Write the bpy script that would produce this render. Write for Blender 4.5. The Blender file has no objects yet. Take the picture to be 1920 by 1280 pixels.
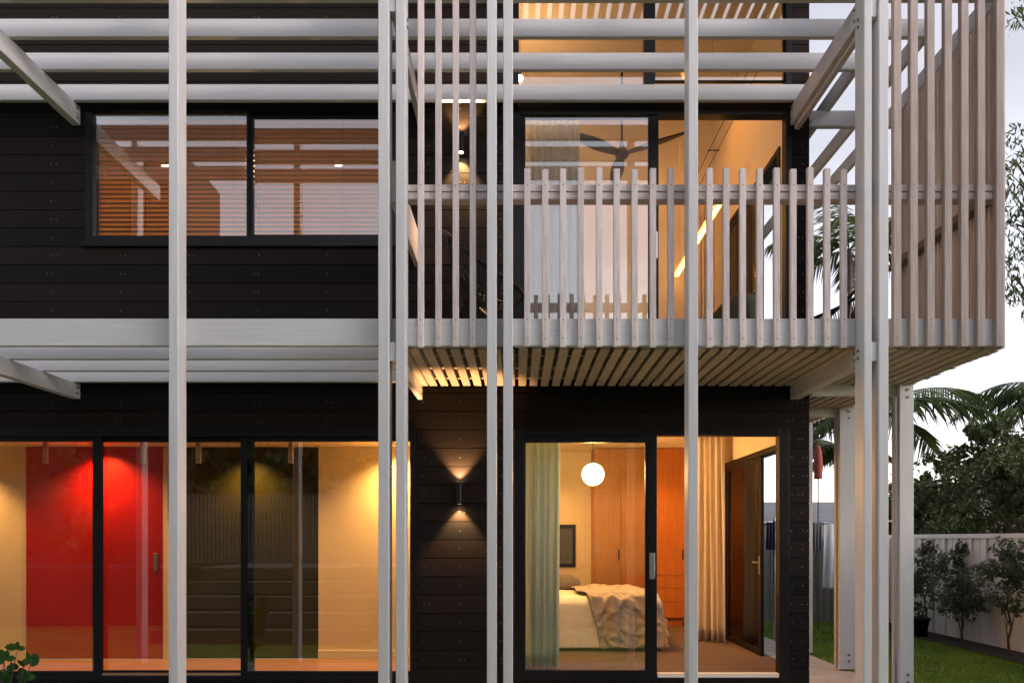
import bpy, bmesh, math, random
from mathutils import Vector, Matrix, noise
R = math.radians
rng = random.Random(7)

# ------------------------------------------------------------------ camera, sky, sun, exposure
scene = bpy.context.scene
col = scene.collection
ZC = 1.5                                  # camera height above the lawn
F, VX, VY = 1280.0, 972.0, 1010.0         # focal length and principal vanishing point of the 1920x1280 photograph
cd = bpy.data.cameras.new('camera')
cd.sensor_width = 36; cd.lens = F / 1920 * 36
cd.shift_x = (960 - VX) / 1920; cd.shift_y = (VY - 640) / 1920
cd.clip_start = 0.05; cd.clip_end = 1000
cam = bpy.data.objects.new('camera', cd); col.objects.link(cam)
cam.location = (0, 0, ZC); cam.rotation_euler = (R(90), 0, 0)
scene.camera = cam

SUN_EL, SUN_AZ = R(7.0), R(126.0)         # very low dusk sun, to the right of and behind the viewer
world = bpy.data.worlds.new('World'); scene.world = world
world.use_nodes = True
wn = world.node_tree.nodes; wl = world.node_tree.links
bg = wn['Background']
sky = wn.new('ShaderNodeTexSky'); sky.sky_type = 'NISHITA'; sky.sun_disc = False
sky.sun_elevation = SUN_EL; sky.sun_rotation = SUN_AZ
sky.air_density = 1.0; sky.dust_density = 1.0; sky.ozone_density = 1.2
hs = wn.new('ShaderNodeHueSaturation'); hs.inputs['Saturation'].default_value = 0.18
tn = wn.new('ShaderNodeMixRGB'); tn.blend_type = 'MULTIPLY'; tn.inputs[0].default_value = 1; tn.inputs[2].default_value = (1.0, .95, 1.015, 1)
wl.new(sky.outputs[0], hs.inputs['Color']); tcw = wn.new('ShaderNodeTexCoord'); sxy = wn.new('ShaderNodeSeparateXYZ'); wl.new(tcw.outputs['Generated'], sxy.inputs[0])
rmp = wn.new('ShaderNodeValToRGB'); re_ = rmp.color_ramp.elements
re_[0].position = 0.02; re_[0].color = (1.12, .955, .80, 1); re_[1].position = .13; re_[1].color = (.99, .955, 1.03, 1)
wl.new(sxy.outputs['Z'], rmp.inputs[0]); wl.new(rmp.outputs[0], tn.inputs[2])
cl_ = wn.new('ShaderNodeTexNoise'); cl_.inputs['Scale'].default_value = 3.2; cl_.inputs['Detail'].default_value = 7
cmp_ = wn.new('ShaderNodeMapping'); cmp_.inputs['Scale'].default_value = (1, 1, 3.5); wl.new(tcw.outputs['Generated'], cmp_.inputs['Vector']); wl.new(cmp_.outputs[0], cl_.inputs['Vector'])
cmr = wn.new('ShaderNodeMapRange'); cmr.inputs['From Min'].default_value = .35; cmr.inputs['From Max'].default_value = .7; cmr.inputs['To Min'].default_value = .93; cmr.inputs['To Max'].default_value = 1.14
wl.new(cl_.outputs['Fac'], cmr.inputs[0]); hs.inputs['Value'].default_value = 1.0; wl.new(cmr.outputs[0], hs.inputs['Value'])
wl.new(hs.outputs[0], tn.inputs[1]); wl.new(tn.outputs[0], bg.inputs['Color'])
bg.inputs['Strength'].default_value = 0.15
sl = bpy.data.lights.new('sun', 'SUN'); sl.energy = 0.15; sl.angle = R(10); sl.color = (1.0, 0.80, 0.60)
so = bpy.data.objects.new('sun', sl); col.objects.link(so)
sdir = Vector((math.sin(SUN_AZ) * math.cos(SUN_EL), math.cos(SUN_AZ) * math.cos(SUN_EL), math.sin(SUN_EL)))
so.rotation_euler = sdir.to_track_quat('Z', 'Y').to_euler(); so.location = (30, 30, 30)
scene.view_settings.view_transform = 'Standard'; scene.view_settings.look = 'None'
scene.view_settings.gamma = 1; scene.view_settings.exposure = 1.9
scene.cycles.use_denoising = True
scene.cycles.max_bounces = 10; scene.cycles.transparent_max_bounces = 24
scene.cycles.sample_clamp_indirect = 6.0

# ------------------------------------------------------------------ helpers
def X(px, d): return (px - VX) * d / F
def Z(py, d): return (VY - py) * d / F    # height relative to the camera

ORIGIN = {}                               # world origin of every object made
def tag(o, label=None, cat=None, group=None, kind=None):
    if label: o['label'] = label
    if cat: o['category'] = cat
    if group: o['group'] = group
    if kind: o['kind'] = kind
    return o
def empty(name, loc, label=None, cat=None, group=None, parent=None):
    o = bpy.data.objects.new(name, None); col.objects.link(o)
    w = Vector((loc[0], loc[1], loc[2] + ZC))
    if parent: o.parent = parent; o.location = w - ORIGIN[parent.name]
    else: o.location = w
    ORIGIN[o.name] = w
    o.empty_display_size = 0.2
    return tag(o, label, cat, group)

class MB:
    """collects shapes (z relative to the camera) and links them as ONE mesh object"""
    def __init__(s): s.v = []; s.f = []; s.m = []; s.mi = 0; s.sm = []; s.smooth = False
    def add(s, vs, fs):
        b = len(s.v); s.v += [tuple(p) for p in vs]
        for f in fs: s.f.append(tuple(b + i for i in f)); s.m.append(s.mi); s.sm.append(s.smooth)
    def box(s, x0, x1, y0, y1, z0, z1):
        s.add([(x0,y0,z0),(x1,y0,z0),(x1,y1,z0),(x0,y1,z0),(x0,y0,z1),(x1,y0,z1),(x1,y1,z1),(x0,y1,z1)],
              [(0,3,2,1),(4,5,6,7),(0,1,5,4),(1,2,6,5),(2,3,7,6),(3,0,4,7)])
        return s
    def cbox(s, x0, x1, y0, y1, z0, z1, c=.003):
        c = min(c, (x1-x0)*.4, (y1-y0)*.4, (z1-z0)*.4)
        if c <= 0: return s.box(x0, x1, y0, y1, z0, z1)
        lo, hi = (x0,y0,z0), (x1,y1,z1); vs = []; idx = {}
        for i in (0,1):
            for j in (0,1):
                for k in (0,1):
                    b = (i,j,k)
                    for ax in range(3):        # the vertex that lies on the face of this axis
                        p = [0,0,0]
                        for q in range(3):
                            e = hi[q] if b[q] else lo[q]
                            p[q] = e if q == ax else (e - c if b[q] else e + c)
                        idx[b, ax] = len(vs); vs.append(tuple(p))
        fs = []
        for ax in range(3):
            u, v = (ax+1) % 3, (ax+2) % 3
            for t in (0,1):
                f = []
                for a, b_ in ((0,0),(1,0),(1,1),(0,1)):
                    k = [0,0,0]; k[ax] = t; k[u] = a; k[v] = b_; f.append(idx[tuple(k), ax])
                fs.append(tuple(f) if t else tuple(reversed(f)))
            for a in (0,1):
                for b_ in (0,1):               # edge along ax
                    k0 = [0,0,0]; k0[u] = a; k0[v] = b_; k1 = list(k0); k1[ax] = 1
                    f = (idx[tuple(k0),u], idx[tuple(k1),u], idx[tuple(k1),v], idx[tuple(k0),v])
                    fs.append(f if (a == b_) is False else tuple(reversed(f)))
        for b, _ in list(idx)[::3]:
            f = tuple(idx[b, a] for a in range(3))
            fs.append(f if sum(b) % 2 else tuple(reversed(f)))
        s.add(vs, fs); return s
    def ring_tube(s, rings, cap=True, closed=False):
        n = len(rings[0]); vs = [p for r in rings for p in r]; fs = []
        m = len(rings)
        for i in range(m if closed else m - 1):
            j = (i + 1) % m
            for k in range(n):
                fs.append((i*n+k, i*n+(k+1) % n, j*n+(k+1) % n, j*n+k))
        if cap and not closed:
            fs.append(tuple(reversed(range(n)))); fs.append(tuple((m-1)*n + k for k in range(n)))
        s.add(vs, fs); return s
    def tube(s, pts, r, n=8, closed=False):
        pts = [Vector(p) for p in pts]; m = len(pts); rings = []
        rs = r if isinstance(r, (list, tuple)) else [r] * m
        up = None
        for i, p in enumerate(pts):
            if closed: t = pts[(i+1) % m] - pts[i-1]
            else: t = pts[min(i+1, m-1)] - pts[max(i-1, 0)]
            t.normalize()
            if up is None:
                up = t.orthogonal().normalized()
            else:
                up = (up - t * up.dot(t))
                up = up.normalized() if up.length > 1e-6 else t.orthogonal().normalized()
            w = t.cross(up)
            rings.append([p + (up * math.cos(2*math.pi*k/n) + w * math.sin(2*math.pi*k/n)) * rs[i] for k in range(n)])
        return s.ring_tube(rings, True, closed)
    def cyl(s, a, b, r, n=12): return s.tube([a, b], r, n)
    def sphere(s, c, r, nu=24, nv=14, sx=1, sy=1, sz=1):
        rings = []
        for j in range(1, nv):
            t = math.pi * j / nv
            rings.append([(c[0]+sx*r*math.sin(t)*math.cos(2*math.pi*k/nu), c[1]+sy*r*math.sin(t)*math.sin(2*math.pi*k/nu), c[2]-sz*r*math.cos(t)) for k in range(nu)])
        b = len(s.v)
        s.ring_tube(rings, True); return s
    def grid(s, fn, nu, nv):
        vs = [fn(i/nu, j/nv) for j in range(nv+1) for i in range(nu+1)]
        fs = [(j*(nu+1)+i, j*(nu+1)+i+1, (j+1)*(nu+1)+i+1, (j+1)*(nu+1)+i) for j in range(nv) for i in range(nu)]
        s.add(vs, fs); return s
    def build(s, name, mat, parent=None, bevel=0, solid=0, subsurf=0, label=None, origin=None):
        mats = mat if isinstance(mat, (list, tuple)) else [mat]
        xs = [v[0] for v in s.v]; ys = [v[1] for v in s.v]; zs = [v[2] for v in s.v]
        w = Vector(((min(xs)+max(xs))/2, (min(ys)+max(ys))/2, min(zs) + ZC)) if origin is None else Vector((origin[0], origin[1], origin[2]+ZC))
        me = bpy.data.meshes.new(name)
        me.from_pydata([(a-w.x, b-w.y, c+ZC-w.z) for a, b, c in s.v], [], s.f)
        for m in mats: me.materials.append(m)
        if len(mats) > 1: me.polygons.foreach_set('material_index', s.m)
        me.polygons.foreach_set('use_smooth', s.sm)
        me.update()
        o = bpy.data.objects.new(name, me); col.objects.link(o)
        ORIGIN[o.name] = w
        if parent: o.parent = parent; o.location = w - ORIGIN[parent.name]
        else: o.location = w
        if bevel:
            b = o.modifiers.new('bevel', 'BEVEL'); b.width = bevel; b.segments = 2; b.limit_method = 'ANGLE'
        if solid:
            b = o.modifiers.new('solid', 'SOLIDIFY'); b.thickness = solid
        if subsurf:
            b = o.modifiers.new('sub', 'SUBSURF'); b.levels = subsurf; b.render_levels = subsurf
        if label: o['label'] = label
        return o
def bx(name, mat, parent, x0, x1, y0, y1, z0, z1, bevel=0.003, **k):
    return MB().cbox(x0, x1, y0, y1, z0, z1, bevel).build(name, mat, parent, **k)
def copy_tree(o, dx, dy, dz, parent=None):
    c = o.copy(); col.objects.link(c)
    d = Vector((dx, dy, dz))
    ORIGIN[c.name] = ORIGIN[o.name] + d
    if parent: c.parent = parent
    else: c.location = o.location + d
    for ch in list(o.children): copy_tree(ch, dx, dy, dz, c)
    return c
def lamp_light(name, kind, loc, energy, color, parent, size=0.03, spot=None, blend=0.3, aim=(0,0,-1)):
    l = bpy.data.lights.new(name, kind); l.energy = energy; l.color = color
    l.shadow_soft_size = size
    if spot: l.spot_size = R(spot); l.spot_blend = blend
    o = bpy.data.objects.new(name, l); col.objects.link(o)
    o.rotation_euler = Vector(aim).to_track_quat('-Z', 'Y').to_euler()
    w = Vector((loc[0], loc[1], loc[2] + ZC)); o.parent = parent; o.location = w - ORIGIN[parent.name]
    return o

# ------------------------------------------------------------------ materials
def mat(name, base, rough=0.6, spec=0.5, metal=0.0):
    m = bpy.data.materials.new(name); m.use_nodes = True
    p = m.node_tree.nodes['Principled BSDF']
    p.inputs['Base Color'].default_value = (*base, 1); p.inputs['Roughness'].default_value = rough
    p.inputs['Specular IOR Level'].default_value = spec; p.inputs['Metallic'].default_value = metal
    return m
def nodes(m): return m.node_tree.nodes, m.node_tree.links, m.node_tree.nodes['Principled BSDF']
def noisy(m, c0, c1, scale=(1,1,1), nscale=5, detail=6, bump=0.0, lo=0.3, hi=0.7, bscale=None, coord='Object', rough=None, bdist=0.01):
    """two colours mixed by a stretched noise, optional bump from the same noise"""
    n, l, p = nodes(m)
    tc = n.new('ShaderNodeTexCoord'); mp = n.new('ShaderNodeMapping'); mp.inputs['Scale'].default_value = scale
    if coord == 'World':
        g = n.new('ShaderNodeNewGeometry'); l.new(g.outputs['Position'], mp.inputs['Vector'])
    else: l.new(tc.outputs[coord], mp.inputs['Vector'])
    nz = n.new('ShaderNodeTexNoise'); nz.inputs['Scale'].default_value = nscale; nz.inputs['Detail'].default_value = detail
    l.new(mp.outputs[0], nz.inputs['Vector'])
    rp = n.new('ShaderNodeValToRGB'); e = rp.color_ramp.elements
    e[0].position = lo; e[1].position = hi; e[0].color = (*c0, 1); e[1].color = (*c1, 1)
    l.new(nz.outputs['Fac'], rp.inputs[0]); l.new(rp.outputs[0], p.inputs['Base Color'])
    if bump:
        b = n.new('ShaderNodeBump'); b.inputs['Strength'].default_value = bump; b.inputs['Distance'].default_value = bdist
        l.new(nz.outputs['Fac'], b.inputs['Height']); l.new(b.outputs[0], p.inputs['Normal'])
    return m
def per_piece(m, amount):
    """each piece of timber has its own tone"""
    n, l, p = nodes(m)
    src = p.inputs['Base Color'].links[0].from_socket
    oi = n.new('ShaderNodeObjectInfo'); h = n.new('ShaderNodeHueSaturation')
    mr = n.new('ShaderNodeMapRange'); mr.inputs['To Min'].default_value = 1 - amount; mr.inputs['To Max'].default_value = 1 + amount * 0.6
    l.new(oi.outputs['Random'], mr.inputs['Value']); l.new(mr.outputs[0], h.inputs['Value'])
    l.new(src, h.inputs['Color']); l.new(h.outputs[0], p.inputs['Base Color'])
    return m

M = {}
def painted(name, sc):
    m = noisy(mat(name, (.7,.7,.7), .48), (.535,.525,.54), (.61,.60,.61), sc, 2.2, 9, bump=.10, lo=.22, hi=.62, bdist=.004)
    return per_piece(m, .05)
M['paint'] = painted('white_painted_post_timber', (26,26,.9)); M['paint_x'] = painted('white_painted_beam_timber', (.9,26,26)); M['paint_y'] = painted('white_painted_joist_timber', (26,.9,26))
M['lime'] = per_piece(noisy(mat('limewashed_timber', (.6,.5,.48), .65), (.50,.415,.395), (.72,.635,.61), (30,30,1.6), 2.2, 8, bump=.12, lo=.3, hi=.68), .14)
M['rail_shaded'] = noisy(mat('shade_darkened_rail', (.1,.07,.05), .6), (.13,.095,.075), (.19,.14,.11), (30,1.6,30), 2.2, 8)  # side rails seen on their shaded face, the shade put into the colour
M['tan'] = per_piece(noisy(mat('tan_screen_timber', (.5,.4,.33), .65), (.47,.38,.32), (.60,.50,.44), (30,30,1.6), 2.2, 8, bump=.1, lo=.3, hi=.68), .12)
M['lime_x'] = noisy(mat('limewashed_rail_timber', (.6,.5,.48), .65), (.48,.40,.38), (.68,.60,.58), (1.6,30,30), 2.2, 8, bump=.1, lo=.3, hi=.68)
M['raw'] = per_piece(noisy(mat('weathered_raw_timber', (.5,.4,.36), .65), (.29,.225,.20), (.44,.365,.335), (30,30,1.6), 2.2, 8, bump=.12, lo=.3, hi=.68), .14)
M['soffit'] = per_piece(noisy(mat('soffit_timber', (.5,.4,.34), .65), (.46,.345,.27), (.62,.50,.41), (30,1.6,30), 2.2, 8, bump=.1, lo=.3, hi=.7), .15)
M['black'] = mat('black_aluminium', (.006,.006,.0075), .4, .25)
M['dark'] = mat('dark_void', (.006,.005,.005), .9)
M['screw'] = mat('steel_screw', (.22,.21,.20), .45, metal=.4)
M['steel'] = mat('brushed_steel', (.55,.54,.52), .35, metal=1)

def cladding_mat():
    m = mat('dark_stained_cladding', (.02,.015,.012), .7, .12); n, l, p = nodes(m)
    g = n.new('ShaderNodeNewGeometry'); sp = n.new('ShaderNodeSeparateXYZ'); l.new(g.outputs['Position'], sp.inputs[0])
    a = n.new('ShaderNodeMath'); a.operation = 'SUBTRACT'; a.inputs[1].default_value = ZC + BOARD0; l.new(sp.outputs['Z'], a.inputs[0])
    dv = n.new('ShaderNodeMath'); dv.operation = 'DIVIDE'; dv.inputs[1].default_value = PITCH; l.new(a.outputs[0], dv.inputs[0])
    fl = n.new('ShaderNodeMath'); fl.operation = 'FLOOR'; l.new(dv.outputs[0], fl.inputs[0])
    wnz = n.new('ShaderNodeTexWhiteNoise'); wnz.noise_dimensions = '1D'; l.new(fl.outputs[0], wnz.inputs['W'])
    rp = n.new('ShaderNodeValToRGB'); e = rp.color_ramp.elements
    e[0].color = (.0078,.0068,.0064,1); e[1].color = (.0165,.0102,.0092,1)
    l.new(wnz.outputs['Value'], rp.inputs[0])
    mp = n.new('ShaderNodeMapping'); mp.inputs['Scale'].default_value = (46, 46, 3); l.new(g.outputs['Position'], mp.inputs['Vector'])
    nz = n.new('ShaderNodeTexNoise'); nz.inputs['Scale'].default_value = 3; nz.inputs['Detail'].default_value = 6; l.new(mp.outputs[0], nz.inputs['Vector'])
    mx = n.new('ShaderNodeMixRGB'); mx.blend_type = 'MULTIPLY'; mx.inputs[0].default_value = .55
    l.new(rp.outputs[0], mx.inputs[1]); l.new(nz.outputs['Fac'], mx.inputs[2])
    hv = n.new('ShaderNodeHueSaturation'); hv.inputs['Value'].default_value = 1.4; l.new(mx.outputs[0], hv.inputs['Color'])
    l.new(hv.outputs[0], p.inputs['Base Color'])
    b = n.new('ShaderNodeBump'); b.inputs['Strength'].default_value = .35; b.inputs['Distance'].default_value = .004
    l.new(nz.outputs['Fac'], b.inputs['Height']); l.new(b.outputs[0], p.inputs['Normal'])
    return m
DW = 6.5                                    # distance of the street facade
PITCH = 34.35 * DW / F                      # one board
BOARD0 = Z(1149, DW)                        # a joint between boards
M['clad'] = cladding_mat()
M['brickdark'] = mat('dark_rendered_wall', (.035,.032,.03), .9)

def glass_mat(name, base, tint=(1,1,1), ior=1.5):
    m = bpy.data.materials.new(name); m.use_nodes = True; n = m.node_tree.nodes; l = m.node_tree.links
    n.remove(n['Principled BSDF']); out = n['Material Output']
    t = n.new('ShaderNodeBsdfTransparent'); t.inputs['Color'].default_value = (*tint, 1)
    g = n.new('ShaderNodeBsdfGlossy'); g.inputs['Roughness'].default_value = 0.004; g.inputs['Color'].default_value = (1,1,1,1)
    fr = n.new('ShaderNodeFresnel'); fr.inputs['IOR'].default_value = ior
    ad = n.new('ShaderNodeMath'); ad.operation = 'ADD'; ad.inputs[1].default_value = base; ad.use_clamp = True
    l.new(fr.outputs[0], ad.inputs[0])
    mx = n.new('ShaderNodeMixShader'); l.new(ad.outputs[0], mx.inputs[0]); l.new(t.outputs[0], mx.inputs[1]); l.new(g.outputs[0], mx.inputs[2])
    l.new(mx.outputs[0], out.inputs['Surface']); return m
M['glass_clear'] = glass_mat('side_door_glass', 0.0, (.95,.96,.95), 1.22)
M['glass_upper'] = glass_mat('coated_upper_glass', .10, (.93,.95,.94))
M['glass'] = glass_mat('window_glass', .065, (.93,.95,.94))

M['plaster'] = noisy(mat('cream_plaster', (.7,.62,.5), .75), (.69,.605,.42), (.73,.645,.46), (1,1,1), 3, 4, bump=.02)
M['white_wall'] = noisy(mat('white_plaster', (.75,.70,.62), .75), (.72,.66,.57), (.77,.71,.62), (1,1,1), 3, 4)
M['skirt'] = mat('cream_skirting', (.74,.68,.58), .45)
M['red'] = noisy(mat('red_lacquer', (.5,.01,.02), .32), (.36,.007,.009), (.42,.009,.011), (1,1,1), 2, 3)
M['olive'] = noisy(mat('olive_black_panel', (.02,.018,.006), .30), (.024,.024,.005), (.032,.031,.007), (1,1,1), 2, 3)
M['floor'] = noisy(mat('timber_floor', (.45,.22,.09), .28), (.30,.155,.07), (.42,.245,.125), (1.2,14,1), 3, 6, bump=.02)
M['carpet'] = noisy(mat('brown_carpet', (.2,.12,.08), .95), (.075,.045,.031), (.12,.074,.052), (1,1,1), 160, 4, bump=.5, bdist=.006)
M['ceil'] = mat('ceiling_paint', (.80,.70,.54), .8)
M['cedar'] = noisy(mat('orange_veneer', (.52,.2,.05), .35), (.38,.115,.020), (.45,.15,.028), (20,20,1.5), 2, 5, bump=.02)
M['veneer_with_reflection'] = noisy(mat('veneer_with_reflection', (.4,.2,.07), .4), (.36,.17,.055), (.42,.21,.075), (20,20,1.5), 2, 5, bump=.02)  # wardrobe veneer behind the glass, the pane's reflection mixed into its colour
M['curtain_warm'] = noisy(mat('linen_curtain', (.62,.52,.42), .85), (.58,.48,.38), (.68,.58,.47), (200,200,20), 2, 4)
def sheer(name, c, tr, back=.15):
    m = bpy.data.materials.new(name); m.use_nodes = True; n = m.node_tree.nodes; l = m.node_tree.links
    n.remove(n['Principled BSDF']); out = n['Material Output']
    d = n.new('ShaderNodeBsdfDiffuse'); d.inputs['Color'].default_value = (*c, 1)
    t = n.new('ShaderNodeBsdfTranslucent'); t.inputs['Color'].default_value = (*c, 1)
    a = n.new('ShaderNodeMixShader'); a.inputs[0].default_value = back; l.new(d.outputs[0], a.inputs[1]); l.new(t.outputs[0], a.inputs[2])
    tp = n.new('ShaderNodeBsdfTransparent'); b = n.new('ShaderNodeMixShader')
    wv = n.new('ShaderNodeTexNoise'); wv.inputs['Scale'].default_value = 60
    mr = n.new('ShaderNodeMapRange'); mr.inputs['To Min'].default_value = tr - .06; mr.inputs['To Max'].default_value = tr + .06
    l.new(wv.outputs['Fac'], mr.inputs[0]); l.new(mr.outputs[0], b.inputs[0])
    l.new(a.outputs[0], b.inputs[1]); l.new(tp.outputs[0], b.inputs[2]); l.new(b.outputs[0], out.inputs['Surface'])
    return m
M['sheer'] = sheer('sheer_white_curtain', (.90,.92,.93), .04)
M['sheer_green'] = sheer('sheer_grey_green_curtain', (.76,.88,.89), .04)
M['linen'] = noisy(mat('cream_bed_linen', (.66,.6,.48), .85), (.68,.64,.55), (.78,.74,.65), (1,1,6), 9, 6, bump=.35, bdist=.012)
M['throw'] = noisy(mat('beige_throw', (.52,.45,.36), .9), (.36,.30,.24), (.47,.40,.33), (1,1,1), 14, 6, bump=.3, bdist=.01)
M['cushion'] = noisy(mat('grey_brown_cushion', (.13,.11,.09), .9), (.12,.10,.08), (.17,.14,.115), (1,1,1), 60, 4, bump=.2)
M['study'] = mat('shade_dark_study', (.07,.05,.032), .85)  # darkened so the unlit room's shade shows between the blind slats
M['blind'] = noisy(mat('timber_blind', (.30,.13,.05), .4), (.30,.17,.07), (.44,.26,.115), (2,20,20), 3, 5)
def emit(name, c, s):
    m = bpy.data.materials.new(name); m.use_nodes = True; n = m.node_tree.nodes; l = m.node_tree.links
    n.remove(n['Principled BSDF']); e = n.new('ShaderNodeEmission'); e.inputs[0].default_value = (*c, 1); e.inputs[1].default_value = s
    l.new(e.outputs[0], n['Material Output'].inputs[0]); return m
WARM = (1.0, .46, .13)
M['globe'] = emit('glowing_opal_globe', (1, .55, .20), 46)
M['bulb'] = emit('glowing_lamp_disc', (1, .72, .40), 60)
M['strip'] = emit('glowing_strip', (1, .44, .09), 2.8)
M['black_cord'] = mat('black_cord', (.01,.01,.01), .5)

M['grass'] = noisy(mat('lawn', (.05,.12,.02), .9), (.07,.125,.008), (.17,.26,.018), (1,1,1), 2.2, 10, bump=.6, lo=.3, hi=.7, bdist=.03, coord='World')
M['blade'] = noisy(mat('grass_blade', (.05,.13,.02), .7), (.075,.14,.008), (.19,.28,.02), (1,1,1), 1.8, 8, coord='World')
M['concrete'] = noisy(mat('pale_concrete', (.42,.38,.35), .8), (.36,.33,.30), (.46,.42,.39), (1,1,1), 5, 8, bump=.1, coord='World')
M['mulch'] = noisy(mat('bark_mulch', (.03,.02,.016), .95), (.015,.010,.008), (.055,.036,.028), (1,1,1), 26, 6, bump=.9, bdist=.03, coord='World')
M['fence'] = noisy(mat('beige_steel_fence', (.42,.38,.35), .5), (.70,.655,.625), (.81,.765,.73), (2.5,2.5,.5), 2.2, 8)
M['greyfence'] = noisy(mat('weathered_grey_paling', (.2,.19,.18), .8), (.16,.15,.14), (.26,.245,.23), (12,12,1), 3, 6)
M['darkfence'] = noisy(mat('dull_grey_paling', (.13,.125,.12), .8), (.085,.08,.075), (.14,.13,.12), (12,12,1), 3, 6)
M['bark'] = noisy(mat('bark', (.07,.05,.04), .9), (.05,.036,.028), (.12,.09,.07), (8,8,2), 6, 6, bump=.5)
def leaf_mat(name, c0, c1, tr=.3):
    m = noisy(mat(name, c0, .55), c0, c1, (1,1,1), 2.2, 5, coord='World', lo=.35, hi=.65)
    n, l, p = nodes(m); t = n.new('ShaderNodeBsdfTranslucent'); mx = n.new('ShaderNodeMixShader'); mx.inputs[0].default_value = tr
    l.new(p.inputs['Base Color'].links[0].from_socket, t.inputs[0])
    l.new(p.outputs[0], mx.inputs[1]); l.new(t.outputs[0], mx.inputs[2]); l.new(mx.outputs[0], n['Material Output'].inputs[0])
    return m
M['leaf_olive'] = leaf_mat('olive_leaf', (.085,.105,.06), (.19,.215,.135))
M['leaf_dark'] = leaf_mat('dark_leaf', (.034,.058,.018), (.115,.145,.045))
M['leaf_gum'] = leaf_mat('gum_leaf', (.05,.08,.022), (.11,.15,.04), .45)
M['leaf_palm'] = leaf_mat('palm_leaf', (.028,.050,.014), (.085,.12,.03), .4)
M['leaf_bright'] = leaf_mat('bright_leaf', (.035,.11,.02), (.07,.18,.035), .35)
M['roof'] = noisy(mat('grey_roof_tile', (.2,.2,.22), .7), (.16,.16,.18), (.25,.25,.27), (1,8,8), 3, 4)
M['brick'] = noisy(mat('rendered_wall', (.3,.27,.24), .8), (.26,.235,.21), (.34,.31,.28), (1,1,1), 2, 5)
M['towel'] = noisy(mat('pale_blue_towel', (.52,.57,.63), .95), (.48,.53,.60), (.58,.63,.68), (1,1,1), 80, 3, bump=.3)
M['cloth_grey'] = mat('grey_cloth', (.16,.17,.22), .95)
M['cloth_red'] = mat('faded_red_cloth', (.30,.07,.055), .95)
M['cloth_navy'] = mat('navy_cloth', (.02,.025,.06), .95)
M['sleeper'] = noisy(mat('timber_sleeper', (.3,.27,.24), .8), (.05,.045,.038), (.08,.072,.06), (2,14,14), 3, 6)
M['nosing'] = mat('pale_step_edge', (.24,.22,.19), .7)
M['woven'] = mat('black_cord_weave', (.008,.008,.008), .5)
M['green_fabric'] = noisy(mat('dark_green_fabric', (.03,.035,.022), .9), (.024,.028,.018), (.04,.045,.03), (1,1,1), 50, 3)

# ------------------------------------------------------------------ ground
ZP, ZL, ZY = -1.45, -1.50, -2.10            # path, lawn, lower yard in front (relative to camera)
def ground_z(x, y):
    if y > 4.6: return ZL
    if y < 3.2: return ZY
    t = (y - 3.2) / 1.4; t = t*t*(3-2*t); return ZY + (ZL - ZY) * t
b = MB()
xs = [-300,-80,-30,-12,-9,-6,-3,0,3,6,9,12,30,80,300]; ys = [-300,-80,-30,-12,-4,0,2,3.2,3.55,3.9,4.25,4.6,6,8,10,14,20,40,100,400]
b.add([(x, y, ground_z(x, y)) for y in ys for x in xs],
      [(j*len(xs)+i, j*len(xs)+i+1, (j+1)*len(xs)+i+1, (j+1)*len(xs)+i) for j in range(len(ys)-1) for i in range(len(xs)-1)])
o = b.build('lawn_ground', M['grass']); tag(o, kind='structure')
XE = 3.66
b = MB(); b.box(2.78, XE, 6.36, 13.0, ZL - .1, ZP); b.box(-9, XE, 5.02, 6.36, ZL - .1, ZP)
o = b.build('path', M['concrete'], bevel=.008); tag(o, kind='structure')
b = MB(); b.box(6.02, 6.56, 4.5, 12.2, ZL - .05, ZL + .03)
o = b.build('soil', M['mulch'], bevel=.01); tag(o, kind='structure')
# grass blades on the part of the lawn one can see
b = MB(); r2 = random.Random(3)
for i in range(26000):
    y = 6.4 + 5.8 * r2.random() ** 1.4; x = XE + .02 + (6.0 - XE) * r2.random()
    if abs(x/y - .6) > .25: continue
    h = .025 + .03 * r2.random(); w = .004; a = r2.random() * 6.28; lx, ly = .02*(r2.random()-.5), .02*(r2.random()-.5)
    ca, sa = w*math.cos(a), w*math.sin(a)
    b.add([(x-ca,y-sa,ZL),(x+ca,y+sa,ZL),(x+lx,y+ly,ZL+h)], [(0,1,2)])
o = b.build('grass', M['blade']); tag(o, 'short green lawn grass beside the concrete path', 'grass', kind='stuff')

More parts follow.
